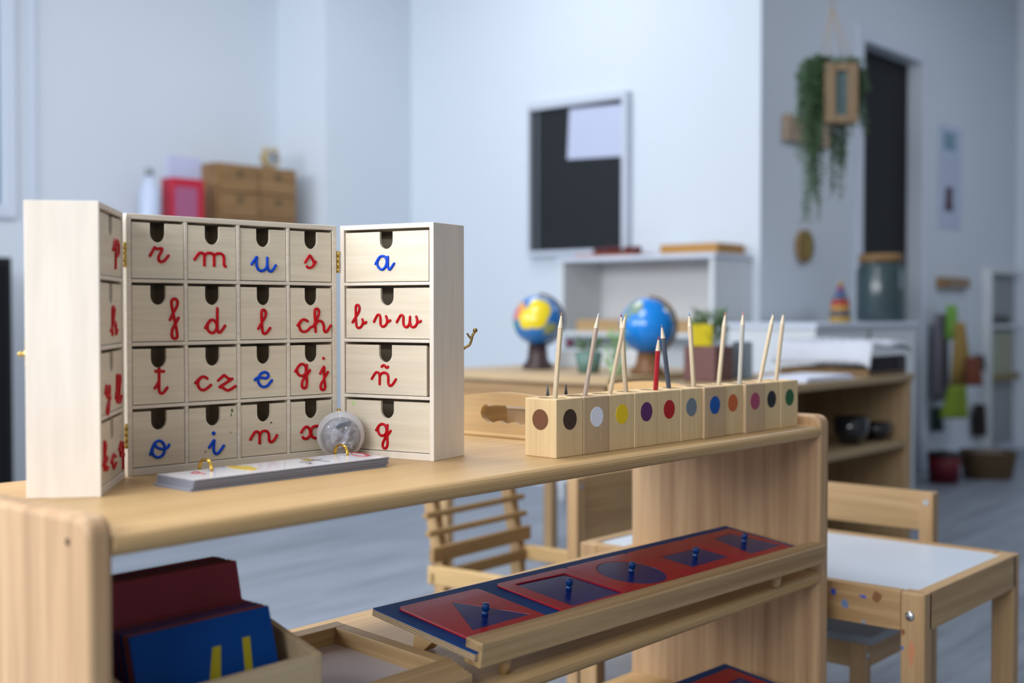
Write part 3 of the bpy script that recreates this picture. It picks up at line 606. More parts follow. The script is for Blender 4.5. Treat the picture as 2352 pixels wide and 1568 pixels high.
PEN = [  # block, base px, tip px, body material, body colour words, tip colour, words
 (0, (1275, 912), (1290, 717), nat, 'bare wood pencil', (0.55, 0.28, 0.12), 'orange-brown'),
 (1, (1344, 905), (1375, 719), plain('taupe_wood', (0.48, 0.37, 0.29), 0.5), 'taupe wooden pencil', (0.80, 0.82, 0.86), 'white'),
 (2, (1402, 899), (1438, 720), nat, 'bare wood pencil leaning right', (0.78, 0.58, 0.02), 'yellow'),
 (3, (1437, 895), (1426.5, 720), nat, 'bare wood pencil', (0.40, 0.02, 0.14), 'magenta'),
 (4, (1506, 892), (1513, 773), plain('red_paint', (0.42, 0.006, 0.014), 0.3), 'short red painted pencil', (0.40, 0.01, 0.03), 'red'),
 (5, (1536, 889), (1519.5, 745), plain('grey_paint', (0.075, 0.09, 0.12), 0.35), 'slate grey painted pencil', (0.20, 0.20, 0.22), 'grey'),
 (6, (1593, 885), (1583, 718), nat, 'bare wood pencil', (0.10, 0.22, 0.62), 'blue'),
 (7, (1651, 880), (1666.5, 717), nat, 'bare wood pencil', (0.70, 0.20, 0.08), 'orange'),
 (8, (1699, 876), (1707, 716), plain('pale_grey_wood', (0.52, 0.49, 0.44), 0.5), 'pale grey pencil', (0.75, 0.22, 0.30), 'pink'),
 (9, (1746, 872), (1777.5, 716), nat, 'bare wood pencil leaning right', (0.16, 0.20, 0.20), 'black'),
 (10, (1783, 870), (1800, 716), nat, 'bare wood pencil', (0.10, 0.22, 0.15), 'green')]
conem = plain('sharpened_wood', (0.74, 0.62, 0.46), 0.5)
for k, bp_, tp, mat, words, tc_, tw in PEN:
    c = BC0[k]; D = (c - CAM).dot(FH)
    base = atd(bp_[0], bp_[1], D); tip = atd(tp[0], tp[1], D + 0.004)
    up = (tip - base).normalized(); zb = T + 0.0735 - 0.055; base2 = base + up * ((zb - base.z) / up.z)
    # keep the lower end inside the drilled hole
    dxy = Vector((base2.x - c.x, base2.y - c.y, 0))
    if dxy.length > 0.0135: base2 -= dxy * (1 - 0.0135 / dxy.length)
    axis = (tip - base2); L = axis.length; q = axis.to_track_quat('Z', 'Y')
    t = thing('colored_pencil', '%s with %s tip in the block with the %s dot' % (words, tw, dots[k][0]), 'pencil', tuple(base2), 0, 'pencils standing in the wooden blocks')
    t.rotation_mode = 'QUATERNION'; t.rotation_quaternion = q
    r = 0.00355 if k != 4 else 0.0036
    MB().cyl((0, 0, 0), (0, 0, L - 0.020), r, n=6, smooth=False).build('shaft', mat, t, 0.0004, 1)
    MB().cyl((0, 0, L - 0.020), (0, 0, L - 0.0045), r * 0.97, 0.0012, n=16, cap=False).build('sharpened_cone', conem, t)
    MB().cyl((0, 0, L - 0.0047), (0, 0, L), 0.00125, 0.0003, n=12).build('pencil_lead', plain('lead_' + tw, tc_, 0.5), t)['label'] = tw + ' point'

# ------------------------------------------------------------------ wooden carry tray behind the blocks
tray = thing('carry_tray', 'honey-coloured wooden tray with cut-out handles behind the pencil blocks', 'tray', (0, 0, T))
TX0, TX1, TY0, TY1 = 1.343, 1.72, 1.022, 1.250
MB().box((TX0 - 0.006, TY0 - 0.004, 0), (TX1 + 0.006, TY1 + 0.004, 0.006)).build('tray_base', M['tray_wood'], tray, 0.002)
def handle_end(x0, x1):
    yc = 1.160; n = 16
    def top(y): return 0.052 + 0.0135 * max(0.0, math.cos((y - yc) / 0.11 * pi / 2)) ** 0.8
    ys = [TY0 + (TY1 - TY0) * i / 90 for i in range(91)]
    hw, hz, hh = 0.052, 0.034, 0.0125
    b = MB()
    # strips around the rounded slot
    for i in range(90):
        ya, yb = ys[i], ys[i + 1]; ym = (ya + yb) / 2
        def slot(y):
            d = abs(y - yc)
            if d >= hw: return None
            e = max(0, d - (hw - hh)); q = math.sqrt(max(0, hh * hh - e * e)); wob = 0.0018 * math.sin(y * 220)
            return (hz - q + wob, hz + q)
        sa, sb = slot(ya), slot(yb)
        if sa is None and sb is None: b.prism([(ya, 0.006), (yb, 0.006), (yb, top(yb)), (ya, top(ya))], x0, x1, 'x')
        else:
            sa = sa or (hz, hz); sb = sb or (hz, hz)
            b.prism([(ya, 0.006), (yb, 0.006), (yb, sb[0]), (ya, sa[0])], x0, x1, 'x')
            b.prism([(ya, sa[1]), (yb, sb[1]), (yb, top(yb)), (ya, top(ya))], x0, x1, 'x')
    return b.build('handle_end', M['tray_wood'], tray)
handle_end(TX0, TX0 + 0.009); handle_end(TX1 - 0.009, TX1)
MB().box((TX0 + 0.009, TY0, 0.006), (TX1 - 0.009, TY0 + 0.008, 0.040)).build('long_side', M['pine_x'], tray, 0.001)
MB().box((TX0 + 0.009, TY1 - 0.008, 0.006), (TX1 - 0.009, TY1, 0.040)).build('long_side', M['pine_x'], tray, 0.001)
pb = thing('lidded_box', 'pale wooden box lying inside the carry tray', 'box', (1.40, 1.045, T + 0.0062))
MB().box((0, 0, 0), (0.05, 0.165, 0.030)).build('box_body', M['block_dark'], pb, 0.002)
MB().box((-0.001, -0.001, 0.030), (0.051, 0.166, 0.036)).build('lid', M['ply'], pb, 0.0015)
for nm, px, py, cc in (('grey-green', 1258, 884, (0.10, 0.15, 0.15)), ('near-black', 1300, 881, (0.03, 0.035, 0.045))):
    tp = atd(px, py, 1.76); lab = '%s pointed marker standing upright in the carry tray' % nm
    t = thing('marker_pen', lab, 'pen', (tp.x, tp.y, T + 0.0062), 0, 'dark markers standing in the tray')
    h = tp.z - T - 0.0062
    MB().cyl((0, 0, 0), (0, 0, h - 0.020), 0.0036, n=16).build('barrel', plain('marker_' + nm, cc, 0.4), t)
    MB().cyl((0, 0, h - 0.020), (0, 0, h), 0.0032, 0.0006, n=16).build('pen_tip', plain('markertip_' + nm, tuple(x * 0.7 for x in cc), 0.4), t)

# ------------------------------------------------------------------ letter board box on the middle shelf
MS = 0.432
bxp = thing('card_box', 'pale wooden box with sloping sides holding sandpaper letter boards', 'box', (0, 0, MS))
BX0, BX1, BY0, BY1 = 0.590, 0.800, 0.934, 1.120
sidepoly = [(BY0, 0), (BY1, 0), (BY1, 0.130), (BY0, 0.079)]
for x in (BX0, BX1 - 0.008): MB().prism(sidepoly, x, x + 0.008, 'x').build('side_wall', M['box_wood'], bxp, 0.0008)
MB().box((BX0 + 0.008, BY0, 0), (BX1 - 0.008, BY0 + 0.008, 0.079)).build('front_wall', M['box_wood'], bxp, 0.0008)
MB().box((BX0 + 0.008, BY1 - 0.008, 0), (BX1 - 0.008, BY1, 0.130)).build('back_wall', M['box_wood'], bxp, 0.0008)
MB().box((BX0 + 0.008, BY0 + 0.008, 0), (BX1 - 0.008, BY1 - 0.008, 0.006)).build('bottom', M['box_wood'], bxp)
bmats = {'red': plain('maroon_board', (0.25, 0.014, 0.034), 0.5), 'blue': plain('blue_letter_board', (0.0, 0.055, 0.26), 0.6, spec=0.2), 'navy': plain('navy_board', (0.03, 0.02, 0.11), 0.5), 'brown': plain('brown_board', (0.12, 0.05, 0.03), 0.6), 'brick': plain('brick_board', (0.22, 0.045, 0.04), 0.5)}
def letter_board(y, h, kind, label, group, jx=0, lean=0.27, top=None):
    t = MB().box((0, 0, 0), (0.157, 0.0021, h)).build('letter_board', bmats[kind], None, 0.0003, 1, loc=(0.613 + jx, y, MS + 0.0065), rot=(-lean, 0, 0))
    return tag(t, label, 'letter board', group)
fcols = ['blue', 'brick', 'brick', 'brick', 'blue', 'navy', 'red', 'navy', 'navy', 'red', 'brick', 'red']
names = {'blue': 'bright blue', 'brick': 'brick red', 'navy': 'dark navy', 'red': 'dark red', 'brown': 'brown'}
front_board = None
for k, kc in enumerate(fcols):
    lab = 'bright blue board with yellow strokes, foremost in the card box' if k == 0 else '%s board in the front pack of the card box, near its foremost' % names[kc] if k < 4 else '%s board towards the back of the front pack in the card box' % names[kc]
    o = letter_board(0.9455 + k * 0.0037, 0.1225, kc, lab, 'letter boards in the front pack of the card box', rnd(-0.001, 0.001))
    if k == 0: front_board = o
for k in range(10):
    kc = ['red', 'red', 'brown', 'red', 'brown', 'navy', 'red', 'brown', 'red', 'brown'][k]
    lab = 'dark red board showing its face, first of the taller back pack' if k == 0 else '%s board in the taller back pack of the card box' % names[kc]
    letter_board(0.9955 + k * 0.0040, 0.160, kc, lab, 'letter boards in the back pack of the card box', rnd(-0.001, 0.001), 0.23)
# yellow strokes glued on the foremost board
ya = MB().prism([(0.062, 0.020), (0.079, 0.020), (0.094, 0.096), (0.0845, 0.096)], -0.0005, 0.0002, 'y')
ya.prism([(0.112, 0.020), (0.1205, 0.020), (0.1285, 0.098), (0.1195, 0.098)], -0.0005, 0.0002, 'y').prism([(0.066, 0.030), (0.1205, 0.030), (0.121, 0.038), (0.068, 0.038)], -0.0004, 0.0002, 'y')
ya.build('yellow_strokes', plain('yellow_sandpaper', (0.44, 0.36, 0.01), 0.8), front_board)

# ------------------------------------------------------------------ grey bottomed drawing tray
dt = thing('drawing_tray', 'wooden frame tray with grey base and ridged front rail between box and inset stand', 'tray', (0.804, 0.912, MS + 0.001)); dt.rotation_euler = (math.radians(3.2), 0, 0)
w_, d_ = 0.192, 0.225
MB().box((0.018, 0.018, 0.002), (w_ - 0.018, d_ - 0.018, 0.006)).build('base_panel', plain('grey_felt', (0.60, 0.54, 0.54), 0.8, var=0.05), dt)
fr = MB(); nrd = 6
prof = [(0.0, 0.0), (0.0, 0.014)]
for i in range(nrd * 4 + 1):
    u = i / (nrd * 4); prof.append((0.001 + 0.034 * u, 0.016 + 0.010 * u + 0.0013 * math.sin(u * nrd * 2 * pi)))
prof += [(0.038, 0.026), (0.038, 0.0)]
MB().prism([(y - 0.0, z) for y, z in prof], 0, w_, 'x').build('ridged_rail', M['rail_x'], dt)
MB().box((0, d_ - 0.018, 0), (w_, d_, 0.026)).build('back_rail', M['pine_x'], dt, 0.001)
MB().box((0, 0.038, 0), (0.018, d_ - 0.018, 0.026)).build('side_rail', M['pine_y'], dt, 0.001)
MB().box((w_ - 0.018, 0.038, 0), (w_, d_ - 0.018, 0.026)).build('side_rail', M['pine_y'], dt, 0.001)

# ------------------------------------------------------------------ metal inset stands
def inset_stand(org, shapes, L, label, tagw, zfloor, npl):
    th, ph = math.radians(-2.0), math.radians(7.42)
    u = Vector((math.cos(th), math.sin(th), 0)); v = Vector((math.sin(th) * math.cos(ph), -math.cos(th) * math.cos(ph), -math.sin(ph))); n = u.cross(-v).normalized()
    Mx = Matrix((u, -v, n)).transposed().to_4x4(); Mx.translation = Vector(org)
    t = thing('inset_stand', label, 'stand'); t.matrix_world = Mx
    # local: x along, y back (0 at the back edge, negative to the front), z up from the painted surface
    D = 0.172
    MB().box((0, -D, -0.0016), (L, 0, 0)).build('painted_top', M['board_blue'], t)
    b = MB().box((0, -D, -0.0095), (L, 0, -0.0016)); plo = b.build('plywood_board', M['ply_edge'], t)
    lay = MB()
    for q in range(3): lay.box((-0.0004, -D - 0.0003, -0.0086 + q * 0.0026), (L + 0.0004, 0.0003, -0.0078 + q * 0.0026))
    lay.build('dark_layer', plain('ply_dark_layer', (0.22, 0.13, 0.06), 0.7), plo)
    yr = -0.150
    MB().box((0.006, yr - 0.026, -0.019), (L + 0.017, yr, 0.011)).build('front_rail', M['rail_x'], t, 0.002)
    def foot_z(xl, yl):  # distance below the board to the shelf, at this local spot
        p = Mx @ Vector((xl, yl, -0.0095)); return (p.z - zfloor) / n.z
    for xl in (0.06, L - 0.08):
        f0 = foot_z(xl, -0.03) - 0.0015
        MB().prism([(-0.075, -0.0095), (-0.012, -0.0095), (-0.012, -0.0095 - f0), (-0.030, -0.0095 - f0)], xl, xl + 0.02, 'x').build('wedge_foot', M['tray_wood'], t, 0.001)
    for xl in (0.065, L - 0.10):
        p = Mx @ Vector((xl, yr - 0.010, -0.019)); dz = (p.z - zfloor) / n.z - 0.001
        MB().cyl((xl, yr - 0.010, -0.019), (xl, yr - 0.010, -0.019 - dz), 0.007, n=20).build('round_foot', M['pine_x'], t)
    inv2 = Mx
    for k, (x0, shp, words) in enumerate(shapes):
        pw, pd = 0.1385, 0.128; y1 = -0.0192
        def put(name, lab, cat, grp, zoff):
            o = thing(name, lab, cat, group=grp); o.matrix_world = Mx @ Matrix.Translation((x0 + pw / 2, y1 - pd / 2, zoff)); return o
        cy = 0.0
        if shp == 'circ': hole = [(0.049 * math.cos(a), 0.049 * math.sin(a)) for a in [2 * pi * i / 40 for i in range(40)]]
        elif isinstance(shp, str): hole = [(-0.048, -0.030), (0.048, -0.030), (0.030, 0.032), (-0.030, 0.032)] if shp == 'trap' else [(-0.050, -0.030), (0.050, -0.030), (0.050, 0.030), (-0.050, 0.030)]
        else:
            hole = []
            for px_, py_ in shp:
                d_ = ray(px_, py_); q_ = CAM + d_ * ((Mx.translation - CAM).dot(n) / d_.dot(n)); q_ = Mx.inverted() @ q_
                hole.append((q_.x - x0 - pw / 2, q_.y - y1 + pd / 2))
            hole = [(max(-pw / 2 + 0.008, min(pw / 2 - 0.008, a)), max(-pd / 2 + 0.006, min(pd / 2 - 0.006, b))) for a, b in hole]
            0 and print(words, [(round(a, 4), round(b, 4)) for a, b in hole])
        o = put('cutout_plate', 'red plate with %s cut-out, %s' % (words, tagw[k]), 'inset frame', 'red inset frames on the stand', 0.0002)
        o2 = put('knobbed_shape', 'knobbed navy %s in the red plate %s' % (words, tagw[k]), 'inset shape', 'blue knobbed shapes on the stand', 0.0003)
        # plate with hole: ring of quads between the square and the hole
        th_ = 0.0028; bm = bmesh.new()
        rc = 0.007; outer = []
        for cx, cyy, a0 in ((pw / 2 - rc, pd / 2 - rc, 0), (-pw / 2 + rc, pd / 2 - rc, 1), (-pw / 2 + rc, -pd / 2 + rc, 2), (pw / 2 - rc, -pd / 2 + rc, 3)):
            for i in range(5): a = (a0 + i / 4) * pi / 2; outer.append((cx + rc * math.cos(a), cyy + rc * math.sin(a)))
        vo = [bm.verts.new((x, y, th_)) for x, y in outer]; vi = [bm.verts.new((x, y, th_)) for x, y in hole]
        eds = [bm.edges.new((vo[i], vo[(i + 1) % len(vo)])) for i in range(len(vo))] + [bm.edges.new((vi[i], vi[(i + 1) % len(vi)])) for i in range(len(vi))]
        bmesh.ops.triangle_fill(bm, edges=eds, use_beauty=True)
        ex = bmesh.ops.extrude_face_region(bm, geom=list(bm.faces)); bmesh.ops.translate(bm, vec=(0, 0, -th_), verts=[q for q in ex['geom'] if isinstance(q, bmesh.types.BMVert)])
        bmesh.ops.recalc_face_normals(bm, faces=bm.faces)
        me = bpy.data.meshes.new('plate'); bm.to_mesh(me); bm.free(); me.materials.append(M['inset_red'])
        po = bpy.data.objects.new('plate', me); COL.objects.link(po); po.parent = o
        md = po.modifiers.new('bevel', 'BEVEL'); md.width = 0.0006; md.segments = 2; md.limit_method = 'ANGLE'; md.angle_limit = 0.9
        cxm = sum(p[0] for p in hole) / len(hole); cym = sum(p[1] for p in hole) / len(hole)
        ins = [(cxm + (x - cxm) * 0.985, cym + (y - cym) * 0.985) for x, y in hole]
        zt = 0.0024 if words != 'square' else 0.0012
        MB().prism(ins, 0, zt, 'z').build('shape_plate', M['inset_blue'], o2)
        kz = cym
        MB().lathe([(0.0001, 0), (0.0040, 0), (0.0040, 0.0035), (0.0032, 0.0045), (0.0034, 0.0060), (0.0046, 0.0070), (0.0046, 0.0130), (0.0038, 0.0145), (0.0001, 0.0150)], 16, (cxm, kz, zt)).build('knob', M['knob'], o2)
    return t
inset_stand((1.0074, 1.0826, 0.4937), [(0.0212, [(1037, 1387), (1218, 1415), (1085, 1452)], 'triangle'), (0.1921, [(1182, 1346), (1297, 1321), (1430, 1364), (1315, 1396)], 'square'), (0.3321, 'circ', 'circle'), (0.4721, [(1516, 1283), (1604, 1262), (1678, 1281), (1590, 1306)], 'rhombus'), (0.6121, [(1639, 1241), (1676, 1229), (1798, 1255), (1725, 1275)], 'kite')], 0.768,
            'long sloping stand with navy board and wooden front rail on the middle shelf', ['nearest on the middle shelf stand', 'second on the middle shelf stand', 'in the centre of the middle shelf stand', 'fourth on the middle shelf stand', 'last, by the shelf end panel'], MS, 5)
inset_stand((1.0074, 1.0826, 0.2640), [(0.4621, 'trap', 'trapezoid'), (0.6121, 'rect', 'rectangle')], 0.768,
            'second sloping inset stand on the bottom shelf, only its far end in view', ['on the lower stand, partly in view', 'at the far end of the lower stand'], 0.202, 2)

# ------------------------------------------------------------------ children's table and chairs
KT = 0.402
tbl = thing('kids_table', 'low pine children\'s table with a white top, beside the shelf end', 'table', (0, 0, 0))
X0, X1, Y0, Y1 = 1.893, 2.335, 0.765, 1.449
lw = 0.040
kp = patches(M['kid_pine'].copy(), [((1.893, 0.92, 0.384), 0.0045, (0.05, 0.10, 0.50), (.1, 1, 1)), ((1.893, 0.945, 0.374), 0.0045, (0.05, 0.10, 0.50), (.1, .7, 1)), ((1.893, 0.900, 0.367), 0.005, (0.16, 0.25, 0.42), (.1, 1, .7)), ((1.893, 0.958, 0.347), 0.0045, (0.70, 0.22, 0.08), (.1, 1, 1)), ((1.893, 0.905, 0.338), 0.0040, (0.66, 0.22, 0.10), (.1, 1, 1)), ((1.893, 0.868, 0.383), 0.003, (0.05, 0.10, 0.50), (.1, .6, 1)), ((1.893, 0.866, 0.340), 0.004, (0.30, 0.30, 0.36), (.1, 1.6, .7)), ((1.893, 1.0, 0.375), 0.011, (0.24, 0.11, 0.04), (.1, .8, 1.6)), ((1.893, 0.845, 0.386), 0.008, (0.24, 0.11, 0.04), (.1, 1, 1))], 0.014, 90, 0.0012)
kz = patches(M['kid_pine_z'].copy(), [((1.893, 0.786, 0.305), 0.006, (0.60, 0.25, 0.12), (.1, 1.2, .28)), ((1.893, 0.800, 0.336), 0.004, (0.25, 0.10, 0.04), (.1, 1, 1)), ((1.893, 0.802, 0.31), 0.003, (0.10, 0.15, 0.45), (.1, 1, 1))], 0.01, 80, 0.0012)
MB().box((X0 + 0.012, Y0 + 0.012, KT - 0.014), (X1 - 0.012, Y1 - 0.012, KT - 0.003)).build('table_top', M['tabletop'], tbl)
MB().box((X0, Y0 + lw, KT - 0.064), (X0 + 0.020, Y1 - lw, KT)).build('apron', kp, tbl, 0.002)
MB().box((X1 - 0.020, Y0 + lw, KT - 0.064), (X1, Y1 - lw, KT)).build('apron', M['kid_pine'], tbl, 0.002)
MB().box((X0 + lw * 0.5, Y0, KT - 0.062), (X1 - lw * 0.5, Y0 + 0.022, KT)).build('apron', M['kid_pine_x'], tbl, 0.002)
MB().box((X0 + lw * 0.5, Y1 - 0.022, KT - 0.062), (X1 - lw * 0.5, Y1, KT)).build('apron', M['kid_pine_x'], tbl, 0.002)
for lx in (X0, X1 - 0.032):
    for ly in (Y0, Y1 - lw):
        near = lx == X0 and ly == Y0
        yy0, yy1 = (ly, ly + lw)
        if lx == X0: a = (lx, yy0, 0); b_ = (lx + 0.0195, yy1, KT) if False else (lx + 0.030, yy1, KT)
        else: a = (lx, yy0, 0); b_ = (lx + 0.032, yy1, KT)
        # legs stand inside the corner of the aprons
        lg = MB().box((a[0], a[1] + (0.0 if ly == Y0 else 0), 0), (b_[0], b_[1], KT - 0.0005)).build('leg', kz if near else M['kid_pine_z'], tbl, 0.003)
        if lx == X0:
            MB().sphere((0, 0, 0), 0.0078, 20).build('bolt', M['steel'], lg, loc=(X0 - 0.001, ly + lw / 2 + (0.004 if ly == Y0 else 0), KT - 0.038)).scale = (0.5, 1, 1)
def kid_chair(loc, rz, label, w=0.32, d=0.30, ph=0.080, sz=0.25):
    """seat front towards local -y; backrest at +y"""
    t = thing('kids_chair', label, 'chair', loc, rz, 'children\'s chairs at the white table')
    hb = 0.475
    MB().box((-w / 2 - 0.022, -d / 2 - 0.012, sz - 0.010), (w / 2 + 0.022, d / 2 - 0.031, sz + 0.006)).build('seat', plain('grey_seat', (0.30, 0.33, 0.37), 0.4), t, 0.003)
    for sx in (-1, 1):
        MB().box((sx * (w / 2) - (0.03 if sx > 0 else 0), d / 2 - 0.03, 0), (sx * (w / 2) + (0.03 if sx < 0 else 0), d / 2, hb)).build('leg', M['kid_pine_z'], t, 0.002)
        lg = MB().box((sx * (w / 2) - (0.03 if sx > 0 else 0), -d / 2 + 0.004, 0), (sx * (w / 2) + (0.03 if sx < 0 else 0), -d / 2 + 0.034, sz - 0.010)).build('leg', M['kid_pine_z'], t, 0.002)
        MB().box((sx * (w / 2) - (0.020 if sx > 0 else 0), -d / 2 + 0.034, sz - 0.062), (sx * (w / 2) + (0.020 if sx < 0 else 0), d / 2 - 0.03, sz - 0.010)).build('side_rail', M['kid_pine'], t, 0.002)
        MB().sphere((0, 0, 0), 0.006, 16).build('bolt', M['steel'], lg, loc=(sx * (w / 2 + 0.0005), -d / 2 + 0.019, sz - 0.038)).scale = (0.5, 1, 1)
    MB().box((-w / 2 + 0.030, -d / 2 + 0.006, sz - 0.062), (w / 2 - 0.030, -d / 2 + 0.022, sz - 0.010)).build('front_rail', M['kid_pine_x'], t, 0.002)
    MB().box((-w / 2 + 0.030, d / 2 - 0.024, hb - ph), (w / 2 - 0.030, d / 2 - 0.004, hb)).build('back_panel', M['kid_pine_x'], t, 0.002)
    for sx in (-1, 1): MB().cyl((sx * (w / 2 - 0.015), d / 2 - 0.031, hb - 0.02), (sx * (w / 2 - 0.015), d / 2 - 0.0295, hb - 0.02), 0.006, n=14).build('screw_cap', M['steel'], t)
    return t
kid_chair((2.328, 1.145, 0), -pi / 2, 'small pine chair with grey seat tucked under the far side of the white table', 0.32, 0.355, 0.080, 0.244)
kid_chair((2.330, 1.600, 0), 0.0, 'small pine chair at the left end of the white table, behind the shelf', 0.29, 0.22, 0.15)

# slatted wooden chair, built as a simple rack with its seat left out
sl = thing('slatted_chair', 'low slatted wooden chair without its seat, seen under the top board of the shelf', 'rack', (1.955, 1.915, 0), math.radians(4))
oak = wood('warm_oak', (0.38, 0.235, 0.10), (0.24, 0.135, 0.05), 'X', 24, 0.5, 0.8); oakz = wood('warm_oak_post', (0.50, 0.32, 0.15), (0.32, 0.19, 0.08), 'Z', 24, 0.5, 0.8)
w = 0.335
for x in (0.045, w):
    MB().prism([(-0.012, 0), (0.018, 0), (0.030, 0.27), (0.075, 0.50), (0.045, 0.50), (0.0, 0.27)], x, x + 0.024, 'x').build('back_post', oakz, sl, 0.002)
for z, hgt in ((0.288, 0.034), (0.345, 0.013), (0.385, 0.013), (0.425, 0.013), (0.465, 0.018)):
    y = 0.000 + (z - 0.27) * 0.195
    MB().box((0.0, y - 0.014, z), (w + 0.035, y + 0.0, z + hgt)).build('back_slat', oak, sl, 0.002)
lm = wood('pale_birch_rail', (0.62, 0.42, 0.19), (0.48, 0.30, 0.12), 'Y', 24, 0.5, 0.6)
MB().box((0.0, -0.30, 0.240), (0.022, 0.010, 0.282)).build('side_rail', lm, sl, 0.004)
MB().box((w + 0.012, -0.155, 0.240), (w + 0.034, 0.010, 0.275)).build('side_rail', lm, sl, 0.004)
MB().box((0.0, -0.014, 0.242), (w + 0.03, 0.0, 0.268)).build('cross_rail', oak, sl, 0.002)
MB().box((0.0, -0.30, 0), (0.022, -0.275, 0.240)).build('front_leg', oakz, sl, 0.003)
MB().box((w + 0.012, -0.155, 0), (w + 0.034, -0.130, 0.240)).build('front_leg', oakz, sl, 0.003)
MB().box((0.0, -0.04, 0), (0.02, -0.015, 0.240)).build('back_brace', oakz, sl, 0.003)

# ------------------------------------------------------------------ long low table with globes, and the shelf beside it
LT = T
lt = thing('long_pine_table', 'long pine table carrying globes and potted plants', 'table')
tp_m = wood('pine_table', (0.55, 0.40, 0.23), (0.40, 0.27, 0.14), 'Y', 18, 0.5, 0.8)
MB().box((2.72, 1.985, LT - 0.022), (3.35, 2.70, LT)).build('table_top', tp_m, lt, 0.004)
ap = MB().box((2.76, 2.02, LT - 0.085), (2.785, 2.66, LT - 0.022)); ap.build('apron', M['kid_pine'], lt, 0.002)
MB().box((3.285, 2.02, LT - 0.085), (3.31, 2.66, LT - 0.022)).build('apron', M['kid_pine'], lt, 0.002)
MB().box((2.785, 2.64, LT - 0.085), (3.285, 2.66, LT - 0.022)).build('apron', M['kid_pine_x'], lt, 0.002)
for x in (2.755, 3.275):
    for y in (2.025, 2.63): MB().box((x, y, 0), (x + 0.035, y + 0.035, LT - 0.0225)).build('leg', M['kid_pine_z'], lt, 0.003)
sb = thing('pine_bookcase', 'low pine bookcase with one inner shelf, standing past the shelf unit', 'shelf')
bxm = wood('bookcase_pine', (0.46, 0.32, 0.175), (0.33, 0.21, 0.105), 'Z', 18, 0.5, 0.7); bxx = wood('bookcase_pine_x', (0.46, 0.33, 0.18), (0.33, 0.21, 0.105), 'X', 18, 0.5, 0.7)
SX0, SX1, SY0, SY1 = 2.72, 3.84, 1.60, 1.975; BT = 0.648
MB().box((SX0, SY0, 0), (SX0 + 0.025, SY1, BT - 0.022)).build('side_panel', bxm, sb, 0.002)
MB().box((SX1 - 0.03, SY0, 0), (SX1, SY1, BT - 0.022)).build('side_panel', bxm, sb, 0.002)
MB().box((SX0 - 0.005, SY0 - 0.005, BT - 0.022), (SX1 + 0.005, SY1 + 0.002, BT)).build('top_board', bxx, sb, 0.003)
MB().box((SX0 + 0.025, SY0 + 0.004, 0.415), (SX1 - 0.03, SY1 - 0.012, 0.437)).build('shelf_board', bxx, sb, 0.003)
MB().box((SX0 + 0.025, SY0 + 0.004, 0.10), (SX1 - 0.03, SY1 - 0.012, 0.12)).build('shelf_board', bxx, sb, 0.003)
MB().box((SX0 + 0.025, SY1 - 0.012, 0.02), (SX0 + 0.76, SY1, BT - 0.022)).build('back_panel', plain('grey_back_panel', (0.13, 0.14, 0.16), 0.6), sb)
MB().box((SX0 + 0.76, SY1 - 0.012, 0.02), (SX1 - 0.03, SY1, BT - 0.022)).build('back_panel', bxm, sb)
# dark dishes on the inner shelf
dk = plain('dark_glaze', (0.012, 0.013, 0.018), 0.18, coat=0.8)
for k, (px, py, r, h, lab) in enumerate(((1965, 985, 0.055, 0.085, 'round black glazed bowl on the inner shelf of the pine bookcase'), (2030, 985, 0.05, 0.055, 'shallow black dish right of the black bowl on the pine bookcase shelf'))):
    p = ony(px, 1010, 1.665); t = thing('black_bowl', lab, 'bowl', (min(p.x, 3.745), 1.68, 0.4375), 0, 'black bowls on the bookcase shelf')
    MB().lathe([(0.001, 0), (r * 0.6, 0), (r * 0.95, h * 0.45), (r, h), (r * 0.93, h), (r * 0.85, h * 0.5), (0.001, h * 0.12)], 32).build('bowl_body', dk, t)
tag(MB().sphere((0, 0, 0.022), 0.022, 20, sq=(1.5, 1, 1)).build('teal_toy', plain('teal_plastic', (0.10, 0.26, 0.32), 0.35), None, loc=(2.99, 1.66, 0.4372)), 'small teal plastic toy at the front of the bookcase shelf', 'toy')

def globe(px, py, X, rpx, label, base_mat, lst, oc, loc_z=LT):
    c = onx(px, py, X); D = (c - CAM).dot(FH); r = rpx * D / F
    t = thing('globe', label, 'globe', (c.x, c.y, loc_z), 0, 'globes on the long table')
    gm = plain('globe_sea_' + base_mat.name, oc, 0.25, coat=0.6)
    # patch directions are given as seen from the viewer: right, up, towards
    vd = (CAM - c).normalized(); rr_ = RT; uu = vd.cross(rr_).normalized() * 1.0
    if uu.z < 0: uu = -uu
    q = []
    for (a, b, s_, colr) in lst:
        ww = math.sqrt(max(0.02, 1 - a * a - b * b)); d = (rr_ * a + uu * b + vd * ww).normalized() * r
        q.append((tuple(d), s_ * r, colr))
    patches(gm, q, 0.55 * r, 22, 0.03 * r)
    sp = MB().sphere((0, 0, 0), r, 48).build('sphere', gm, t, loc=(0, 0, c.z - loc_z))
    h = c.z - loc_z
    st = MB().lathe([(0.001, 0), (r * 0.62, 0), (r * 0.62, 0.010), (r * 0.50, 0.022), (r * 0.42, 0.030), (r * 0.36, h - r * 0.96), (0.001, h - r * 1.0)], 28)
    st.build('globe_stand', base_mat, t)
    ar = [(RT * (math.sin(a) * r * 1.06) + ZU * (h - math.cos(a) * r * 1.06)) for a in [k / 20 * pi * 0.98 for k in range(21)]]
    MB().tube(ar, 0.0035, 8).build('meridian_arm', base_mat, t)
Yl = (0.78, 0.60, 0.01); Bl = (0.01, 0.16, 0.50)
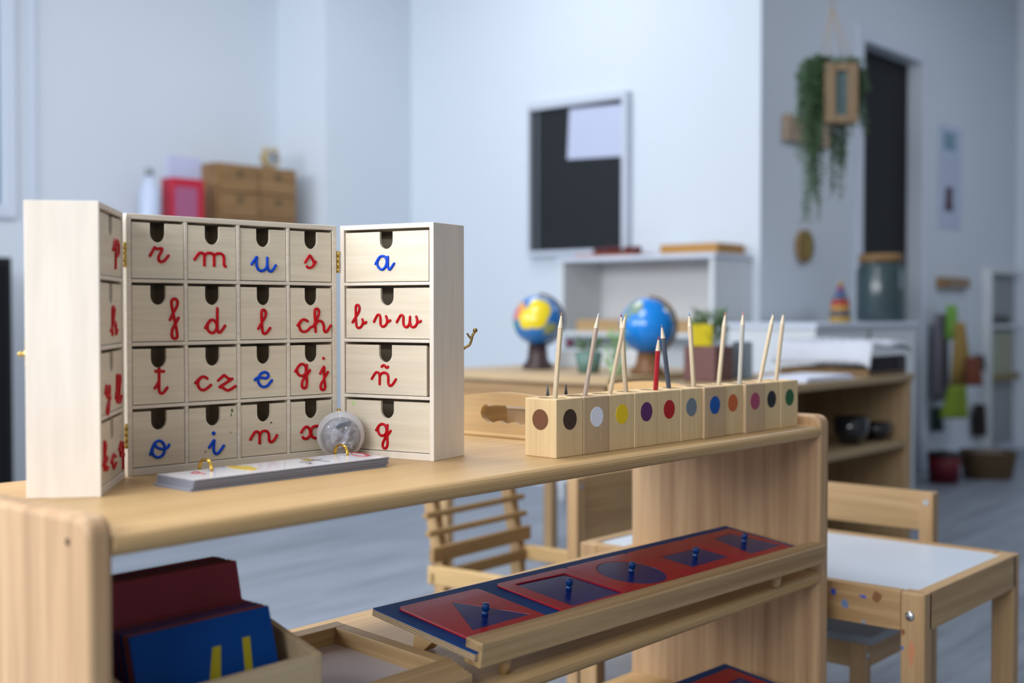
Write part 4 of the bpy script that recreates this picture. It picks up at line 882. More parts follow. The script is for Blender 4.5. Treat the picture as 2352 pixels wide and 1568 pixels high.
globe(1235, 735, 3.0, 57, 'globe with a big yellow continent on a dark foot', plain('dark_brown_base', (0.045, 0.025, 0.025), 0.4),
      [(0.05, 0.50, 0.45, Yl), (-0.10, 0.15, 0.46, Yl), (-0.40, 0.10, 0.42, Yl), (-0.78, 0.42, 0.36, (0.70, 0.30, 0.06)), (-0.92, 0.30, 0.30, (0.55, 0.15, 0.25)), (0.45, -0.35, 0.28, (0.30, 0.34, 0.12)), (-0.95, -0.2, 0.25, (0.06, 0.30, 0.22)), (0.2, 0.95, 0.2, (0.45, 0.50, 0.50))], Bl)
globe(1487, 748, 2.97, 64, 'globe showing mostly blue ocean on a brown wooden foot', wood('brown_wooden_base', (0.25, 0.12, 0.05), (0.16, 0.07, 0.03), 'Z', 30, 0.4, 0.7),
      [(-0.45, 0.72, 0.36, (0.20, 0.28, 0.20)), (-0.75, 0.45, 0.26, (0.15, 0.26, 0.28)), (0.72, 0.62, 0.34, (0.18, 0.25, 0.20)), (0.9, 0.25, 0.25, (0.15, 0.22, 0.22)), (-0.98, -0.2, 0.25, (0.20, 0.26, 0.12))], (0.0, 0.20, 0.66))

def foliage(n, r, h, z0, lw_, ll_, spread=1.0, seed=1):
    b = MB(); g = random.Random(seed)
    for _ in range(n):
        a = g.uniform(0, 2 * pi); rr_ = r * math.sqrt(g.random()) * spread; z = z0 + h * g.random()
        p = Vector((rr_ * math.cos(a), rr_ * math.sin(a), z)); d = Vector((math.cos(a) * g.uniform(0.2, 1), math.sin(a) * g.uniform(0.2, 1), g.uniform(0.1, 1.2)))
        b.leaf(p, d, lw_ * g.uniform(0.6, 1.2), ll_ * g.uniform(0.6, 1.2))
    for k in range(7):
        a = 2 * pi * k / 7; b.tube([(0, 0, z0 - 0.03), (r * 0.4 * math.cos(a), r * 0.4 * math.sin(a), z0 + h * 0.5), (r * 0.6 * math.cos(a), r * 0.6 * math.sin(a), z0 + h * 0.9)], 0.0012, 5)
    return b
def pot(px, X, r, h, mat, label, leafmat, fol, cat='potted plant', y_px=None, square=False, z=LT):
    p = onx(px, 800, X); t = thing('potted_plant', label, cat, (p.x, p.y, z))
    if square: MB().prism([(-r, -r), (r, -r), (r, r), (-r, r)], 0, h, 'z').build('pot', mat, t, 0.004)
    else: MB().lathe([(0.001, 0), (r * 0.72, 0), (r, h), (r * 0.9, h), (r * 0.85, h * 0.85), (0.001, h * 0.85)], 28).build('pot', mat, t)
    if fol: fol.build('foliage', leafmat, t)
    return t
p1 = pot(1352, 2.90, 0.042, 0.062, plain('sage_pot', (0.11, 0.20, 0.17), 0.5), 'sage green pot with small plant and purple bloom between the globes', M['leaf'], foliage(160, 0.032, 0.045, 0.055, 0.007, 0.022, seed=2))
MB().sphere((0, 0, 0), 0.012, 14).build('purple_flower', plain('purple_flower', (0.10, 0.015, 0.05), 0.6), p1, loc=tuple(RT * -0.055 + ZU * 0.088))
pot(1415, 2.83, 0.022, 0.03, plain('mint_pot', (0.30, 0.42, 0.22), 0.5), 'slim light green plant left of the blue globe', M['leaf_light'], foliage(180, 0.020, 0.105, 0.02, 0.006, 0.020, seed=3))
brn = plain('brown_pot', (0.14, 0.062, 0.055), 0.55)
p3 = pot(1628, 3.05, 0.052, 0.100, brn, 'square reddish-brown planter with bushy green plant right of the blue globe', M['leaf'], foliage(420, 0.040, 0.095, 0.10, 0.008, 0.028, seed=4), square=True, z=BT + 0.0005)
p = onx(1613, 800, 3.008); tag(MB().box((-0.028, -0.006, 0), (0.028, 0.006, 0.062)).build('yellow_card', plain('yellow_card', (0.62, 0.50, 0.01), 0.6), None, 0.001, loc=(p.x, p.y, BT + 0.1010), rot=(0, 0, -YAW)), 'yellow square card standing on the brown planter in front of its leaves', 'card')
p = onx(1703, 800, 3.20); tag(MB().box((-0.024, -0.03, 0), (0.028, 0.03, 0.110)).build('grey_canister', plain('grey_canister', (0.17, 0.21, 0.25), 0.5), None, 0.005, loc=(p.x, p.y, BT + 0.0005), rot=(0, 0, -YAW)), 'blue-grey square canister right of the brown planter', 'canister')
p = onx(1400, 860, 3.2); tag(MB().box((-0.10, -0.06, 0), (0.16, 0.06, 0.055)).build('white_box', M['white'], None, 0.004, loc=(p.x + 0.02, p.y + 0.1, LT + 0.0005), rot=(0, 0, -YAW)), 'low white box behind the plants between the two globes', 'box')
p = onx(1455, 860, 2.80)

# things on the pine bookcase
pap = thing('paper_stack', 'loose white paper sheets on top of the pine bookcase', 'papers', (3.14, 1.612, BT + 0.0005))
for k in range(6): MB().box((0.004 * k, 0.003 * (k % 3), k * 0.002), (0.30 + 0.002 * k, 0.155, k * 0.002 + 0.0012)).build('sheet', M['paper'], pap, rot=(0, 0, 0.012 * k - 0.03))
# wire basket with white cloth: near corner at the front edge of the bookcase top
cn = Vector((3.545, 1.615, BT))
wb = thing('cloth_basket', 'brown wire basket draped with a white cloth on the pine bookcase', 'basket', (cn.x, cn.y, BT + 0.0005))
wk0 = wood('dark_wicker', (0.25, 0.16, 0.08), (0.12, 0.07, 0.03), 'X', 50, 0.6, 1.0)
BLX, BLY = 0.285, 0.30
MB().box((0, 0, 0), (0.02, BLY, 0.022)).box((0.02, 0, 0), (BLX, 0.02, 0.010)).box((BLX - 0.02, 0.02, 0), (BLX, BLY, 0.022)).box((0.02, BLY - 0.02, 0), (BLX - 0.02, BLY, 0.022)).box((0.02, 0.02, 0.002), (BLX - 0.02, BLY - 0.02, 0.008)).build('basket_rim', wk0, wb, 0.003)
wv = MB()
for k in range(20): wv.box((BLX * k / 20 + 0.004, 0.004, 0.010), (BLX * k / 20 + 0.008, 0.008, 0.060))
for z in (0.02, 0.036, 0.052): wv.box((0.004, 0.003, z), (BLX - 0.004, 0.009, z + 0.004))
wv.box((0.012, 0.012, 0.01), (BLX - 0.012, 0.016, 0.056)); wv.box((BLX - 0.06, 0.0, 0.010), (BLX - 0.002, 0.003, 0.055))
wv.build('wire_side', plain('dark_wire', (0.035, 0.03, 0.035), 0.6), wb)
cl = MB(); nx, ny = 50, 44; vs = []; fs = []
for i in range(nx + 1):
    for j in range(ny + 1):
        u, v = i / nx, j / ny; x = -0.012 + (BLX + 0.03) * u; y = -0.012 + (BLY + 0.03) * v
        e1 = max(0, 1 - u / 0.10); z = 0.105 - 0.066 * e1 ** 1.5 - 0.016 * max(0, 1 - v / 0.06) - 0.02 * max(0, (u - 0.94) / 0.06) + 0.0022 * math.sin(v * 60) + 0.004 * math.sin(u * 11 + v * 5)
        vs.append((x - 0.004 * e1, y, z))
for i in range(nx):
    for j in range(ny): a = i * (ny + 1) + j; fs.append((a, a + 1, a + ny + 2, a + ny + 1))
cl._add(vs, fs, True); co = cl.build('white_cloth', plain('white_cloth', (0.58, 0.61, 0.68), 0.8, var=0.06, vscale=30), wb); sd = co.modifiers.new('thick', 'SOLIDIFY'); sd.thickness = 0.004

# white cabinet with jar and stacking toy behind the bookcase
wc = thing('white_cabinet', 'white cabinet behind the pine bookcase, below the door', 'cabinet')
WZ = 0.80
MB().box((4.30, 2.17, 0), (5.24, 2.55, WZ - 0.02)).build('cabinet_body', M['white'], wc, 0.003)
MB().box((4.29, 2.16, WZ - 0.02), (5.25, 2.56, WZ)).build('cabinet_top', M['white_frame'], wc, 0.003)
for x in (4.77,): MB().box((x - 0.002, 2.165, 0.05), (x + 0.002, 2.171, WZ - 0.03)).build('door_gap', plain('gap', (0.05, 0.05, 0.06), 0.8), wc)
def px_thing_on(px, Y, z): d = ray(px, 700); k = Y / d.y; return Vector((d.x * k, Y, z))
jp = px_thing_on(2022, 2.30, WZ); jD = (jp - CAM).dot(FH); jr = 54 * jD / F; jh = (748 - 612) * jD / F
jar = thing('glass_jar', 'big teal-tinted glass jar with wooden lid in front of the dark door', 'jar', tuple(jp + ZU * 0.0005))
jm, nt, b = newmat('teal_glass'); b.inputs['Base Color'].default_value = (0.055, 0.095, 0.105, 1); b.inputs['Roughness'].default_value = 0.2; b.inputs['Alpha'].default_value = 0.72; b.inputs['Specular IOR Level'].default_value = 0.8
MB().lathe([(0.001, 0), (jr * 0.95, 0), (jr, 0.01), (jr, jh * 0.86), (jr * 0.88, jh * 0.97), (jr * 0.86, jh), (jr * 0.82, jh), (jr * 0.84, jh * 0.95), (jr * 0.95, jh * 0.85), (jr * 0.95, 0.014), (0.001, 0.010)], 40).build('jar_body', jm, jar)
MB().lathe([(0.001, jh), (jr * 0.92, jh), (jr * 0.92, jh + 0.030), (jr * 0.86, jh + 0.036), (0.001, jh + 0.036)], 36).build('wooden_lid', M['brown_wood'], jar)
MB().box((-jr * 0.35, -jr * 1.03, jh * 0.55), (jr * 0.1, -jr * 0.98, jh * 0.85)).build('pale_label', plain('jar_label', (0.16, 0.21, 0.23), 0.6), jar)
sp_ = px_thing_on(1930, 2.26, WZ); sD = (sp_ - CAM).dot(FH)
stk = thing('stacking_tower', 'small stacking tower of coloured rings left of the glass jar', 'toy', tuple(sp_ + ZU * 0.0005))
zz = 0
for i, (rp, hp, cc) in enumerate(((25, 16, (0.40, 0.25, 0.04)), (24, 16, (0.10, 0.09, 0.10)), (23, 16, (0.45, 0.23, 0.05)), (21, 16, (0.36, 0.04, 0.03)), (15, 14, (0.05, 0.12, 0.20)), (11, 14, (0.10, 0.09, 0.25)), (8, 12, (0.30, 0.05, 0.08)), (5, 12, (0.42, 0.30, 0.06)))):
    r_, h_ = rp * sD / F, hp * sD / F * 0.82
    MB().lathe([(0.001, 0), (r_ * 0.9, 0), (r_, h_ * 0.3), (r_, h_ * 0.7), (r_ * 0.9, h_), (0.001, h_)], 24).build('ring', plain('ring_%d' % i, cc, 0.4), stk, loc=(0, 0, zz)); zz += h_

# ------------------------------------------------------------------ wall things
# framed dark board with a paper
a = onx(1228, 258, XB); b_ = onx(1440, 232, XB); c = onx(1228, 577, XB)
wbz0, wbz1 = 1.135, 1.812; wy0, wy1 = 3.288, 3.834
wbd = thing('wall_board', 'dark glossy panel in a grey frame on the back wall', 'board', (XB, (wy0 + wy1) / 2, wbz0))
hwid = (wy1 - wy0) / 2; hh = wbz1 - wbz0
MB().box((-0.022, -hwid, 0), (-0.001, hwid, hh)).build('dark_panel', M['board_black'], wbd)
fb = MB().box((-0.045, -hwid - 0.03, -0.025), (-0.001, -hwid, hh + 0.035)).box((-0.045, hwid, -0.025), (-0.001, hwid + 0.012, hh + 0.035)).box((-0.045, -hwid, hh), (-0.001, hwid, hh + 0.035)).box((-0.045, -hwid, -0.025), (-0.001, hwid, 0))
fb.build('frame', plain('blue_grey_frame', (0.54, 0.59, 0.68), 0.5), wbd, 0.003)
MB().box((-0.026, hwid - 0.045, 0), (-0.022, hwid - 0.030, hh)).build('grey_strip', plain('grey_strip', (0.10, 0.12, 0.14), 0.5), wbd)
pt = onx(1308, 252, XB - 0.024); pb_ = onx(1436, 362, XB - 0.024); pl_ = onx(1302, 365, XB - 0.024)
po = MB(); q = [onx(*z, XB - 0.0238) for z in ((1308, 250), (1437, 238), (1436, 358), (1303, 366))]
po._add([(v.x, v.y, v.z) for v in q] + [(v.x - 0.0006, v.y, v.z) for v in q], [(0, 1, 2, 3), (7, 6, 5, 4), (0, 4, 5, 1), (1, 5, 6, 2), (2, 6, 7, 3), (3, 7, 4, 0)])
pp = tag(po.build('paper_sheet', plain('pinned_paper', (0.50, 0.55, 0.72), 0.7)), 'white paper sheet stuck on the upper right of the dark wall board', 'paper')
# white bookcase by the back wall
BX_, BXB, bY0, bY1, bZ = 4.34, XB - 0.005, 2.64, 3.44, 1.085
wb2 = thing('white_bookcase', 'white bookcase below the dark wall board', 'shelf')
MB().box((BX_, bY0, 0), (BXB, bY0 + 0.022, bZ - 0.02)).build('side_panel', M['white'], wb2, 0.002)
MB().box((BX_, bY1 - 0.022, 0), (BXB, bY1, bZ - 0.02)).build('side_panel', M['white'], wb2, 0.002)
MB().box((BX_ - 0.01, bY0 - 0.01, bZ - 0.02), (BXB, bY1 + 0.01, bZ)).build('top_board', M['white_frame'], wb2, 0.002)
MB().box((BXB - 0.01, bY0 + 0.022, 0.02), (BXB, bY1 - 0.022, bZ - 0.02)).build('back_panel', plain('pale_back', (0.70, 0.71, 0.72), 0.6), wb2)
for z in (0.08, 0.42, 0.735): MB().box((BX_ + 0.005, bY0 + 0.022, z), (BXB - 0.01, bY1 - 0.022, z + 0.02)).build('shelf_board', M['white'], wb2, 0.002)
tag(MB().box((-0.12, -0.30, 0), (0.12, 0.30, 0.055)).build('wooden_box', M['pine_y'], None, 0.003, loc=(4.48, 3.06, 0.7555)), 'long pale wooden box on the inner shelf of the white bookcase', 'box')
t = thing('wooden_tray', 'orange-brown wooden tray on the right end of the white bookcase', 'tray', (4.49, 2.78, bZ + 0.0005))
tm = wood('orange_wood', (0.50, 0.26, 0.07), (0.34, 0.16, 0.04), 'Y', 20, 0.45, 0.7)
MB().box((-0.11, -0.13, 0), (0.11, 0.15, 0.010)).build('tray_base', tm, t)
MB().box((-0.11, -0.13, 0.010), (-0.10, 0.15, 0.042)).box((0.10, -0.13, 0.010), (0.11, 0.15, 0.042)).box((-0.10, -0.13, 0.010), (0.10, -0.12, 0.042)).box((-0.10, 0.14, 0.010), (0.10, 0.15, 0.042)).build('tray_rim', tm, t, 0.002)
MB().box((-0.07, -0.07, 0.010), (0.07, 0.09, 0.035)).build('contents', M['paper'], t, 0.003)
t = thing('dark_red_tray', 'flat tray of dark red pieces on the white bookcase, under the wall board', 'tray', (4.49, 3.24, bZ + 0.0005))
MB().box((-0.10, -0.17, 0), (0.10, 0.15, 0.014)).build('tray_base', plain('red_brown_tray', (0.30, 0.09, 0.04), 0.5), t, 0.002)
g = random.Random(4)
dm_ = plain('maroon_pieces', (0.10, 0.012, 0.018), 0.5)
for k in range(9): MB().sphere((0, 0, 0), 0.022, 12, sq=(1, 1, 0.8)).build('maroon_piece', dm_, t, loc=(g.uniform(-0.06, 0.06), -0.14 + 0.033 * k, 0.030))

# brown drawer chest with clock, red folder etc. on a white cupboard by the left wall
CZ_ = 1.15
lc = thing('white_cupboard', 'white cupboard along the left wall, hidden behind the letter cabinet', 'cabinet')
MB().box((2.95, 4.62, 0), (4.03, 5.03, CZ_ - 0.02)).build('cabinet_body', M['white'], lc, 0.003)
MB().box((2.94, 4.61, CZ_ - 0.02), (4.035, 5.04, CZ_)).build('cabinet_top', M['white_frame'], lc, 0.003)
bd = thing('drawer_chest', 'small brown wooden chest of drawers against the left wall', 'chest', (3.450, 4.74, CZ_ + 0.0005))
Hh = 1.535 - CZ_; Ww = 0.47
MB().box((0, 0.012, 0), (Ww, 0.26, Hh)).build('chest_body', M['brown_wood'], bd, 0.004)
for r in range(3):
    for c_ in range(2):
        x0 = 0.012 + c_ * (Ww - 0.024) / 2; z0 = 0.014 + r * (Hh - 0.028) / 3
        dwr = MB().box((x0 + 0.004, 0, z0 + 0.004), (x0 + (Ww - 0.024) / 2 - 0.004, 0.016, z0 + (Hh - 0.028) / 3 - 0.004)).build('drawer', M['brown_wood'], bd, 0.002)
        MB().cyl((x0 + (Ww - 0.024) / 4, 0.001, z0 + 0.085), (x0 + (Ww - 0.024) / 4, -0.002, z0 + 0.085), 0.020, n=20).build('finger_hole', plain('dark_hole', (0.13, 0.085, 0.04), 0.8), dwr)
ck = px_thing_on(612, 4.78, 0); k_ = 4.78 / ray(612, 350).y
ckz = CZ_ + 0.0005 + Hh + 0.0005
ct = thing('desk_clock', 'small round wooden clock with two ear bells on top of the drawer chest', 'clock', (ck.x + 0.075, 4.84, ckz))
cm_ = wood('pale_clock_wood', (0.50, 0.38, 0.18), (0.36, 0.25, 0.10), 'X', 20, 0.5, 0.6)
MB().cyl((0, -0.02, 0.055), (0, 0.02, 0.055), 0.047, n=32).build('clock_body', cm_, ct)
MB().cyl((0, -0.022, 0.055), (0, -0.0205, 0.055), 0.034, n=32).build('clock_face', plain('pale_dial', (0.34, 0.38, 0.42), 0.5), ct)
MB().box((-0.003, -0.025, 0.053), (0.003, -0.0222, 0.078)).box((0, -0.025, 0.052), (0.020, -0.0222, 0.058)).build('clock_hands', M['dark'], ct)
for sx in (-1, 1):
    MB().sphere((0, 0, 0), 0.016, 14).build('ear_bell', plain('pale_bell', (0.55, 0.52, 0.42), 0.4), ct, loc=(sx * 0.033, 0, 0.104))
    MB().cyl((sx * 0.025, 0, 0.0), (sx * 0.020, 0, 0.02), 0.006, n=10).build('clock_foot', cm_, ct)
def on_cup(px, Y=4.75): return px_thing_on(px, Y, CZ_ + 0.0005)
p = on_cup(425); D_ = (p - CAM).dot(FH); s_ = D_ / F
rb = thing('red_box', 'bright red box with a pink front left of the drawer chest', 'box', tuple(p))
MB().box((-0.088, -0.04, 0), (0.078, 0.05, (412 and (712 - 412) * s_ + CH - CZ_) - 0.0)).build('box_body', plain('bright_red', (0.48, 0.010, 0.035), 0.45), rb, 0.003)
MB().box((-0.078, -0.043, 0.0), (0.040, -0.0405, (712 - 432) * s_ + CH - CZ_)).build('pink_panel', plain('dusty_pink', (0.36, 0.10, 0.20), 0.5), rb)
p = on_cup(432, 4.88)
tag(MB().box((-0.11, -0.01, 0), (0.075, 0.01, (712 - 362) * (p - CAM).dot(FH) / F + CH - CZ_)).build('white_folder', plain('lilac_white_folder', (0.52, 0.56, 0.76), 0.5), None, 0.002, loc=tuple(p)), 'tall lilac-white folder standing behind the red box', 'folder')
p = on_cup(345); hB = (712 - 395) * s_ + CH - CZ_
t = thing('spray_bottle', 'pale blue bottle with grey cap left of the red box', 'bottle', tuple(p))
MB().lathe([(0.001, 0), (0.042, 0), (0.046, 0.02), (0.042, hB * 0.7), (0.016, hB * 0.86), (0.014, hB * 0.9), (0.001, hB * 0.9)], 24).build('bottle_body', plain('pale_blue_plastic', (0.52, 0.60, 0.76), 0.35), t)
MB().cyl((0, 0, hB * 0.9), (0, 0, hB), 0.019, n=16).build('bottle_cap', plain('grey_cap', (0.25, 0.30, 0.32), 0.4), t)
p = on_cup(372, 4.66)
tag(MB().sphere((0, 0, 0.045), 0.045, 20).build('white_ball', plain('lilac_ball', (0.62, 0.60, 0.76), 0.5), None, loc=tuple(p)), 'small pale lilac ball before the red box', 'ball')
# black low cupboard at the far left
bp = thing('black_cupboard', 'tall black cupboard at the left edge of the view', 'cupboard')
MB().box((1.55, 4.60, 0), (2.38, 4.93, 1.055)).build('cupboard_body', M['dark'], bp, 0.003)
MB().box((1.97, 4.594, 0.05), (2.36, 4.60, 1.03)).build('cupboard_door', M['black'], bp, 0.002)
MB().box((1.57, 4.594, 0.05), (1.96, 4.60, 1.03)).build('cupboard_door', M['black'], bp, 0.002)

# ------------------------------------------------------------------ hanging planter
pc = atd(1921, 218, 4.85); ps = 4.85 / F
hp = thing('hanging_planter', 'wooden box planter with long trailing greenery hanging on cords', 'planter', (pc.x, pc.y, pc.z - 67 * ps), -YAW + 0.12)
w, h, d = 78 * ps, 134 * ps, 0.11
pm = wood('planter_wood', (0.33, 0.235, 0.145), (0.24, 0.16, 0.09), 'Z', 20, 0.5, 0.6)
fb = MB(); e = 0.036
for y0_, y1_ in ((-d / 2, -d / 2 + 0.012), (d / 2 - 0.012, d / 2)):
    fb.box((-w / 2, y0_, 0), (-w / 2 + e + 0.008, y1_, h)).box((w / 2 - e - 0.006, y0_, 0), (w / 2, y1_, h)).box((-w / 2 + e, y0_, 0), (w / 2 - e, y1_, e * 0.8)).box((-w / 2 + e, y0_, h - e * 0.8), (w / 2 - e, y1_, h))
fb.box((-w / 2, -d / 2 + 0.012, 0), (-w / 2 + 0.012, d / 2 - 0.012, h)).box((w / 2 - 0.012, -d / 2 + 0.012, 0), (w / 2, d / 2 - 0.012, h)).box((-w / 2 + 0.012, -d / 2 + 0.012, 0), (w / 2 - 0.012, d / 2 - 0.012, 0.012))
fb.build('wooden_frame', pm, hp, 0.002)
MB().box((-w / 2 + 0.014, -d / 2 + 0.016, 0.014), (w / 2 - 0.014, d / 2 - 0.016, h - 0.03)).build('inner_pot', plain('teal_grey_pot', (0.10, 0.16, 0.17), 0.6, var=0.4, vscale=40), hp, 0.004)
top = 2.9 - (pc.z - 67 * ps)
hk = Vector((-0.022, 0, min(top, h + 0.235)))
cd_ = MB()
for sx, sy in ((-1, -1), (1, -1), (-1, 1), (1, 1)): cd_.tube([(sx * w / 2 * 0.75, sy * d / 2 * 0.8, h), tuple(hk)], 0.0028, 6)
cd_.tube([tuple(hk), (hk.x, 0, top)], 0.004, 6); cd_.build('hanging_cord', plain('jute_cord', (0.42, 0.34, 0.27), 0.9), hp)
tr = MB(); g = random.Random(11)
def strand(x, y, zend, wob=0.012):
    n = 26; pts = []; z0 = h + 0.01; ph_ = g.uniform(0, 6); sx = 1 if x > 0 else -1
    for i in range(n + 1):
        u = i / n; pts.append(Vector((x * (0.45 + 0.55 * min(1, u * 6)) + wob * math.sin(ph_ + u * 7) * u, y + wob * 0.8 * math.cos(ph_ + u * 6) * u, z0 + 0.018 * math.sin(min(1, u * 6) * pi) - (z0 - zend) * max(0, u - 0.06) / 0.94)))
    tr.tube(pts, 0.0011, 4)
    for i in range(2, n):
        for _ in range(3):
            q = pts[i].lerp(pts[i + 1], g.random()); a = g.uniform(0, 2 * pi)
            tr.leaf(q, (math.cos(a), math.sin(a), g.uniform(-0.8, 0.3)), 0.009, g.uniform(0.010, 0.020))
for _ in range(40): strand(g.uniform(-w / 2 - 0.085, -w / 2 - 0.003), g.uniform(-0.06, 0.05), g.uniform(-0.16, h - 0.10))
for _ in range(26): strand(g.uniform(-w / 2 - 0.05, -w / 2 + 0.02), g.uniform(-0.02, 0.06), g.uniform(-0.40, -0.12))
for _ in range(22): strand(g.uniform(w / 2 + 0.002, w / 2 + 0.065), g.uniform(-0.03, 0.06), g.uniform(-0.05, h - 0.06))
for _ in range(22): strand(g.uniform(0.01, w / 2), g.uniform(0.055, 0.08), g.uniform(-0.32, -0.1))
for _ in range(260):
    a = g.uniform(0, 2 * pi); tr.leaf((g.uniform(-w / 2 - 0.06, w / 2 + 0.03), g.uniform(-d / 2, d / 2), h + g.uniform(-0.01, 0.025)), (math.cos(a), math.sin(a), 0.6), 0.010, 0.022)
tr.build('trailing_foliage', M['leaf_trail'], hp)

# things on the right wall (plane y = YW)
p0 = ony(1797, 262, YW); p1_ = ony(1898, 325, YW)
tag(MB().box((p0.x, YW - 0.03, ony(1797, 322, YW).z), (p1_.x, YW - 0.0005, p0.z)).build('wooden_plaque', wood('plaque_wood', (0.42, 0.31, 0.22), (0.30, 0.21, 0.14), 'X', 12, 0.6, 0.7), None, 0.004), 'square wooden plaque on the wall behind the hanging planter', 'plaque')
c = ony(1843, 566, YW); Dc = (c - CAM).dot(FH)
pq = thing('round_plaque', 'round brown plaque with gold centre on the wall below the hanging planter', 'plaque', (c.x, YW, c.z))
rr_ = 38 * Dc / F
MB().cyl((0, -0.0005, 0), (0, -0.022, 0), rr_, n=36).build('wooden_rim', wood('plaque_rim', (0.32, 0.20, 0.09), (0.20, 0.12, 0.05), 'X', 12, 0.5, 0.7), pq, 0.003)
MB().cyl((0, -0.022, 0), (0, -0.025, 0), rr_ * 0.78, n=36).build('gold_centre', plain('olive_gold', (0.17, 0.125, 0.02), 0.5, var=0.5, vscale=30), pq)
MB().box((-0.012, -0.028, -rr_ * 0.6), (0.012, -0.025, rr_ * 0.6)).build('gold_figure', plain('ochre', (0.35, 0.24, 0.03), 0.5), pq)
def wall_px(x0, y0, x1, y1, t=0.01): # box on the right wall covering a photo rectangle
    a = ony(x0, y0, YW); b = ony(x1, y1, YW); m_ = (x0 + x1) / 2; za = ony(m_, y0, YW).z; zb = ony(m_, y1, YW).z
    return (a.x, YW - t, zb), (b.x, YW - 0.0005, za)
ps_ = thing('wall_poster', 'narrow pale blue poster with a small dark figure right of the door', 'poster')
MB().box(*wall_px(2155, 290, 2205, 525, 0.004)).build('poster_sheet', plain('pale_blue_poster', (0.50, 0.57, 0.72), 0.7), ps_)
lo, hi = wall_px(2168, 430, 2188, 485, 0.006); MB().prism([(lo[0], lo[2]), (hi[0], lo[2]), (hi[0] - 0.02, (lo[2] + hi[2]) / 2), (hi[0] - 0.01, hi[2]), (lo[0] + 0.02, hi[2]), (lo[0] + 0.01, (lo[2] + hi[2]) / 2)], lo[1], lo[1] + 0.0018, 'y').build('printed_figure', plain('dark_red_print', (0.10, 0.05, 0.08), 0.7), ps_)
lo, hi = wall_px(2166, 305, 2192, 345, 0.006); MB().box(lo, (hi[0], lo[1] + 0.0018, hi[2])).build('printed_patch', plain('teal_print', (0.20, 0.34, 0.42), 0.7), ps_)
lo, hi = wall_px(2150, 638, 2216, 662, 0.03)
hr = thing('coat_rack', 'short brown wooden coat rack on the wall right of the door', 'rack')
MB().box(lo, hi).build('rack_board', M['brown_wood'], hr, 0.003)
hz = lo[2] - 0.004
for k in range(3):
    x = lo[0] + (hi[0] - lo[0]) * (0.2 + 0.3 * k); MB().tube([(x, lo[1], hz + 0.02), (x, lo[1] - 0.03, hz + 0.012), (x, lo[1] - 0.045, hz + 0.03)], 0.005, 8).build('hook', M['steel'], hr)
def hanging(x0, y0, x1, y1, Yd, mat, label, name, cat, x2=None, x3=None, group='clothes hanging on the coat rack'):
    """pleated cloth hung from the top; x2,x3 bottom pixel edges"""
    x2 = x0 if x2 is None else x2; x3 = x1 if x3 is None else x3
    b = MB(); n, m_ = 14, 10; vs = []; fs = []
    for j in range(m_ + 1):
        v = j / m_; y = y0 + (y1 - y0) * v; xa = x0 + (x2 - x0) * v; xb = x1 + (x3 - x1) * v
        for i in range(n + 1):
            u = i / n; p = ony(xa + (xb - xa) * u, y, Yd); vs.append((p.x, Yd + 0.018 * math.sin(u * 14) * (0.4 + 0.6 * v) - 0.012 * math.sin(pi * u), p.z))
    for j in range(m_):
        for i in range(n): a = j * (n + 1) + i; fs.append((a, a + 1, a + n + 2, a + n + 1))
    b._add(vs, fs, True); o = b.build(name, mat); s = o.modifiers.new('thick', 'SOLIDIFY'); s.thickness = 0.006
    return tag(o, label, cat, group)
hanging(2176, 700, 2196, 780, YW - 0.10, plain('lime_cloth', (0.22, 0.46, 0.09), 0.8), 'lime green strap hanging at the top of the coat rack', 'green_strap', 'cloth')
hanging(2196, 740, 2214, 885, YW - 0.15, plain('ochre_cloth', (0.38, 0.25, 0.07), 0.85), 'ochre yellow apron hanging below the coat rack', 'yellow_apron', 'apron', 2186, 2236)
hanging(2182, 885, 2222, 960, YW - 0.205, plain('green_cloth', (0.20, 0.28, 0.02), 0.85), 'olive green bag hanging lowest under the coat rack', 'green_bag', 'bag', 2160, 2226)
hanging(2150, 720, 2176, 920, YW - 0.05, plain('mauve_cloth', (0.20, 0.19, 0.24), 0.85), 'grey-mauve jacket hanging left under the coat rack', 'grey_jacket', 'jacket', 2146, 2178)
hanging(2218, 820, 2252, 885, YW - 0.215, plain('rust_cloth', (0.20, 0.06, 0.03), 0.85), 'small rust red cloth hanging right of the yellow apron', 'rust_cloth', 'cloth', 2222, 2254)
hanging(2146, 935, 2160, 990, YW - 0.032, plain('dark_green_cloth', (0.012, 0.03, 0.03), 0.85), 'dark green scarf end hanging below the grey jacket', 'dark_scarf', 'scarf')
# white shelf at the far right
X0_, X1_ = ony(2268, 700, YW).x, 7.75
rs = thing('white_wall_shelf', 'white shelving with a yellowish compartment at the right edge', 'shelf')
SD = 0.06
za, zb = ony(2300, 618, YW - SD).z, ony(2300, 860, YW - SD).z
xs0 = ony(2276, 700, YW - SD).x
MB().box((xs0, YW - SD, 0.0), (xs0 + 0.03, YW - 0.002, za)).build('side_panel', M['white'], rs)
MB().box((xs0 + 0.03, YW - SD, za - 0.025), (7.72, YW - 0.002, za)).build('top_board', M['white'], rs)
zm = ony(2310, 745, YW - SD).z
MB().box((xs0 + 0.03, YW - SD, zm - 0.02), (7.72, YW - 0.002, zm)).build('shelf_board', M['white'], rs)
MB().box((xs0 + 0.03, YW - SD, zb - 0.035), (7.72, YW - 0.002, zb)).build('shelf_board', plain('ochre_board', (0.24, 0.18, 0.06), 0.6), rs)
MB().box((xs0 + 0.03, YW - 0.02, 0.05), (7.72, YW - 0.005, za - 0.025)).build('back_panel', plain('grey_shelf_back', (0.30, 0.32, 0.34), 0.7), rs)
tag(MB().box((xs0 + 0.06, YW - 0.055, zb + 0.0005), (7.60, YW - 0.025, zm - 0.05)).build('cream_box', plain('cream_box', (0.32, 0.33, 0.24), 0.7), None, 0.004), 'cream box inside the white shelving at the right edge', 'box')
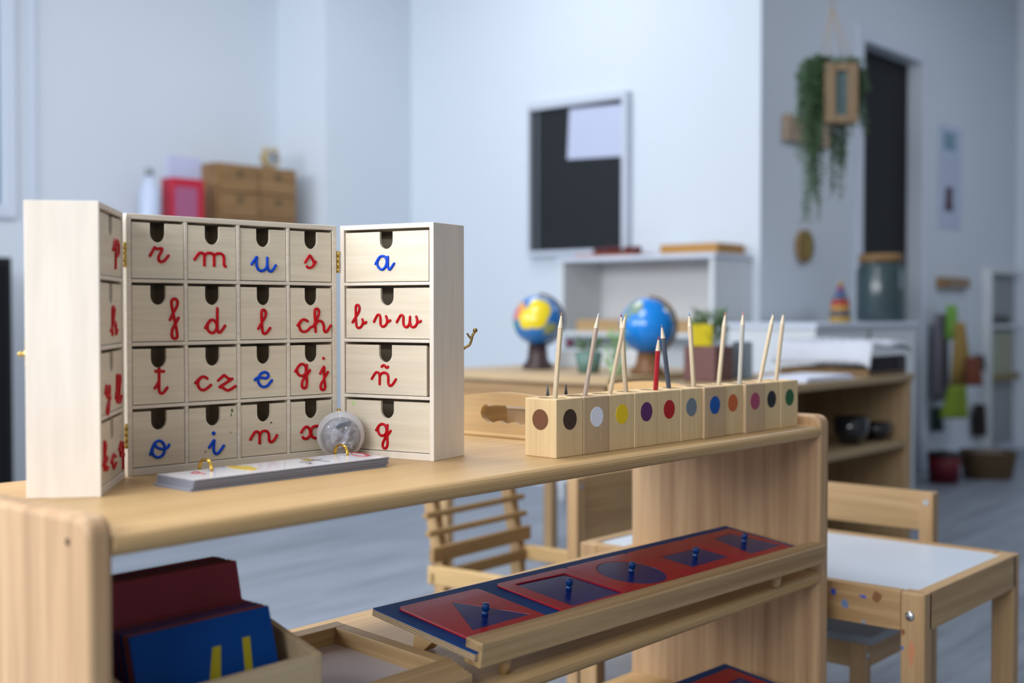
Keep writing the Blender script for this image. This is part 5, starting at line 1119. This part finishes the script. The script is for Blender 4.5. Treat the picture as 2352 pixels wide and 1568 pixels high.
tag(MB().box((xs0 + 0.05, YW - 0.055, zm + 0.0005), (7.55, YW - 0.025, zm + 0.05)).build('dark_tray', plain('dark_grey_tray', (0.08, 0.085, 0.09), 0.7), None, 0.004), 'flat dark grey tray on the middle board of the white shelving', 'tray')
# floor things below the coat rack
p = onz(2168, 1108, 0.0); Dp = (p - CAM).dot(FH); s_ = Dp / F
t = thing('red_bin', 'dark red bin with black lid on the floor below the coat rack', 'bin', (p.x, p.y, 0.0005))
rbm = plain('dark_red_plastic', (0.12, 0.002, 0.010), 0.5)
MB().lathe([(0.001, 0), (33 * s_, 0), (37 * s_, 62 * s_), (0.001, 62 * s_)], 28).build('bin_body', rbm, t)
MB().lathe([(0.001, 62 * s_), (38 * s_, 62 * s_), (36 * s_, 70 * s_), (0.001, 76 * s_)], 28).build('bin_lid', M['dark'], t)
p = onz(2268, 1096, 0.0); Dp = (p - CAM).dot(FH); s_ = Dp / F
t = thing('wicker_basket', 'brown wicker basket on the floor right of the red bin', 'basket', (p.x, p.y, 0.0005), -YAW)
wk = wood('wicker', (0.13, 0.085, 0.045), (0.06, 0.035, 0.018), 'X', 40, 0.8, 1.0)
bq = MB(); 
ring_ = lambda hx, hy, z: [(hx * math.copysign(abs(math.cos(a)) ** 0.6, math.cos(a)), hy * math.copysign(abs(math.sin(a)) ** 0.6, math.sin(a)), z) for a in [2 * pi * k / 28 for k in range(28)]]
for k in range(11):
    f_ = k / 10; bq.tube(ring_((46 + 10 * f_) * s_, 0.10 + 0.02 * f_, 0.006 + 56 * s_ * f_), 3.4 * s_, 6, True)
bq.build('woven_side', wk, t); MB().prism([(x, y) for x, y, z in ring_(44 * s_, 0.095, 0)], 0.002, 0.01, 'z').build('basket_floor', wk, t)
MB().sphere((0, 0, 0), 0.07, 16, sq=(1.4, 1, 0.6)).build('folded_cloth', plain('dull_cloth', (0.16, 0.14, 0.12), 0.9), t, loc=(0, 0, 48 * s_))
hanging(2238, 928, 2262, 1000, YW - 0.032, plain('dark_brown_cloth', (0.022, 0.012, 0.012), 0.85), 'dark brown bag hanging above the wicker basket', 'dark_bag', 'bag', 2240, 2260, group=None)
hanging(2240, 815, 2258, 850, YW - 0.032, plain('black_brown_cloth', (0.05, 0.04, 0.045), 0.85), 'small dark cloth hanging by the edge of the white shelving', 'dark_cloth', 'cloth', group=None)
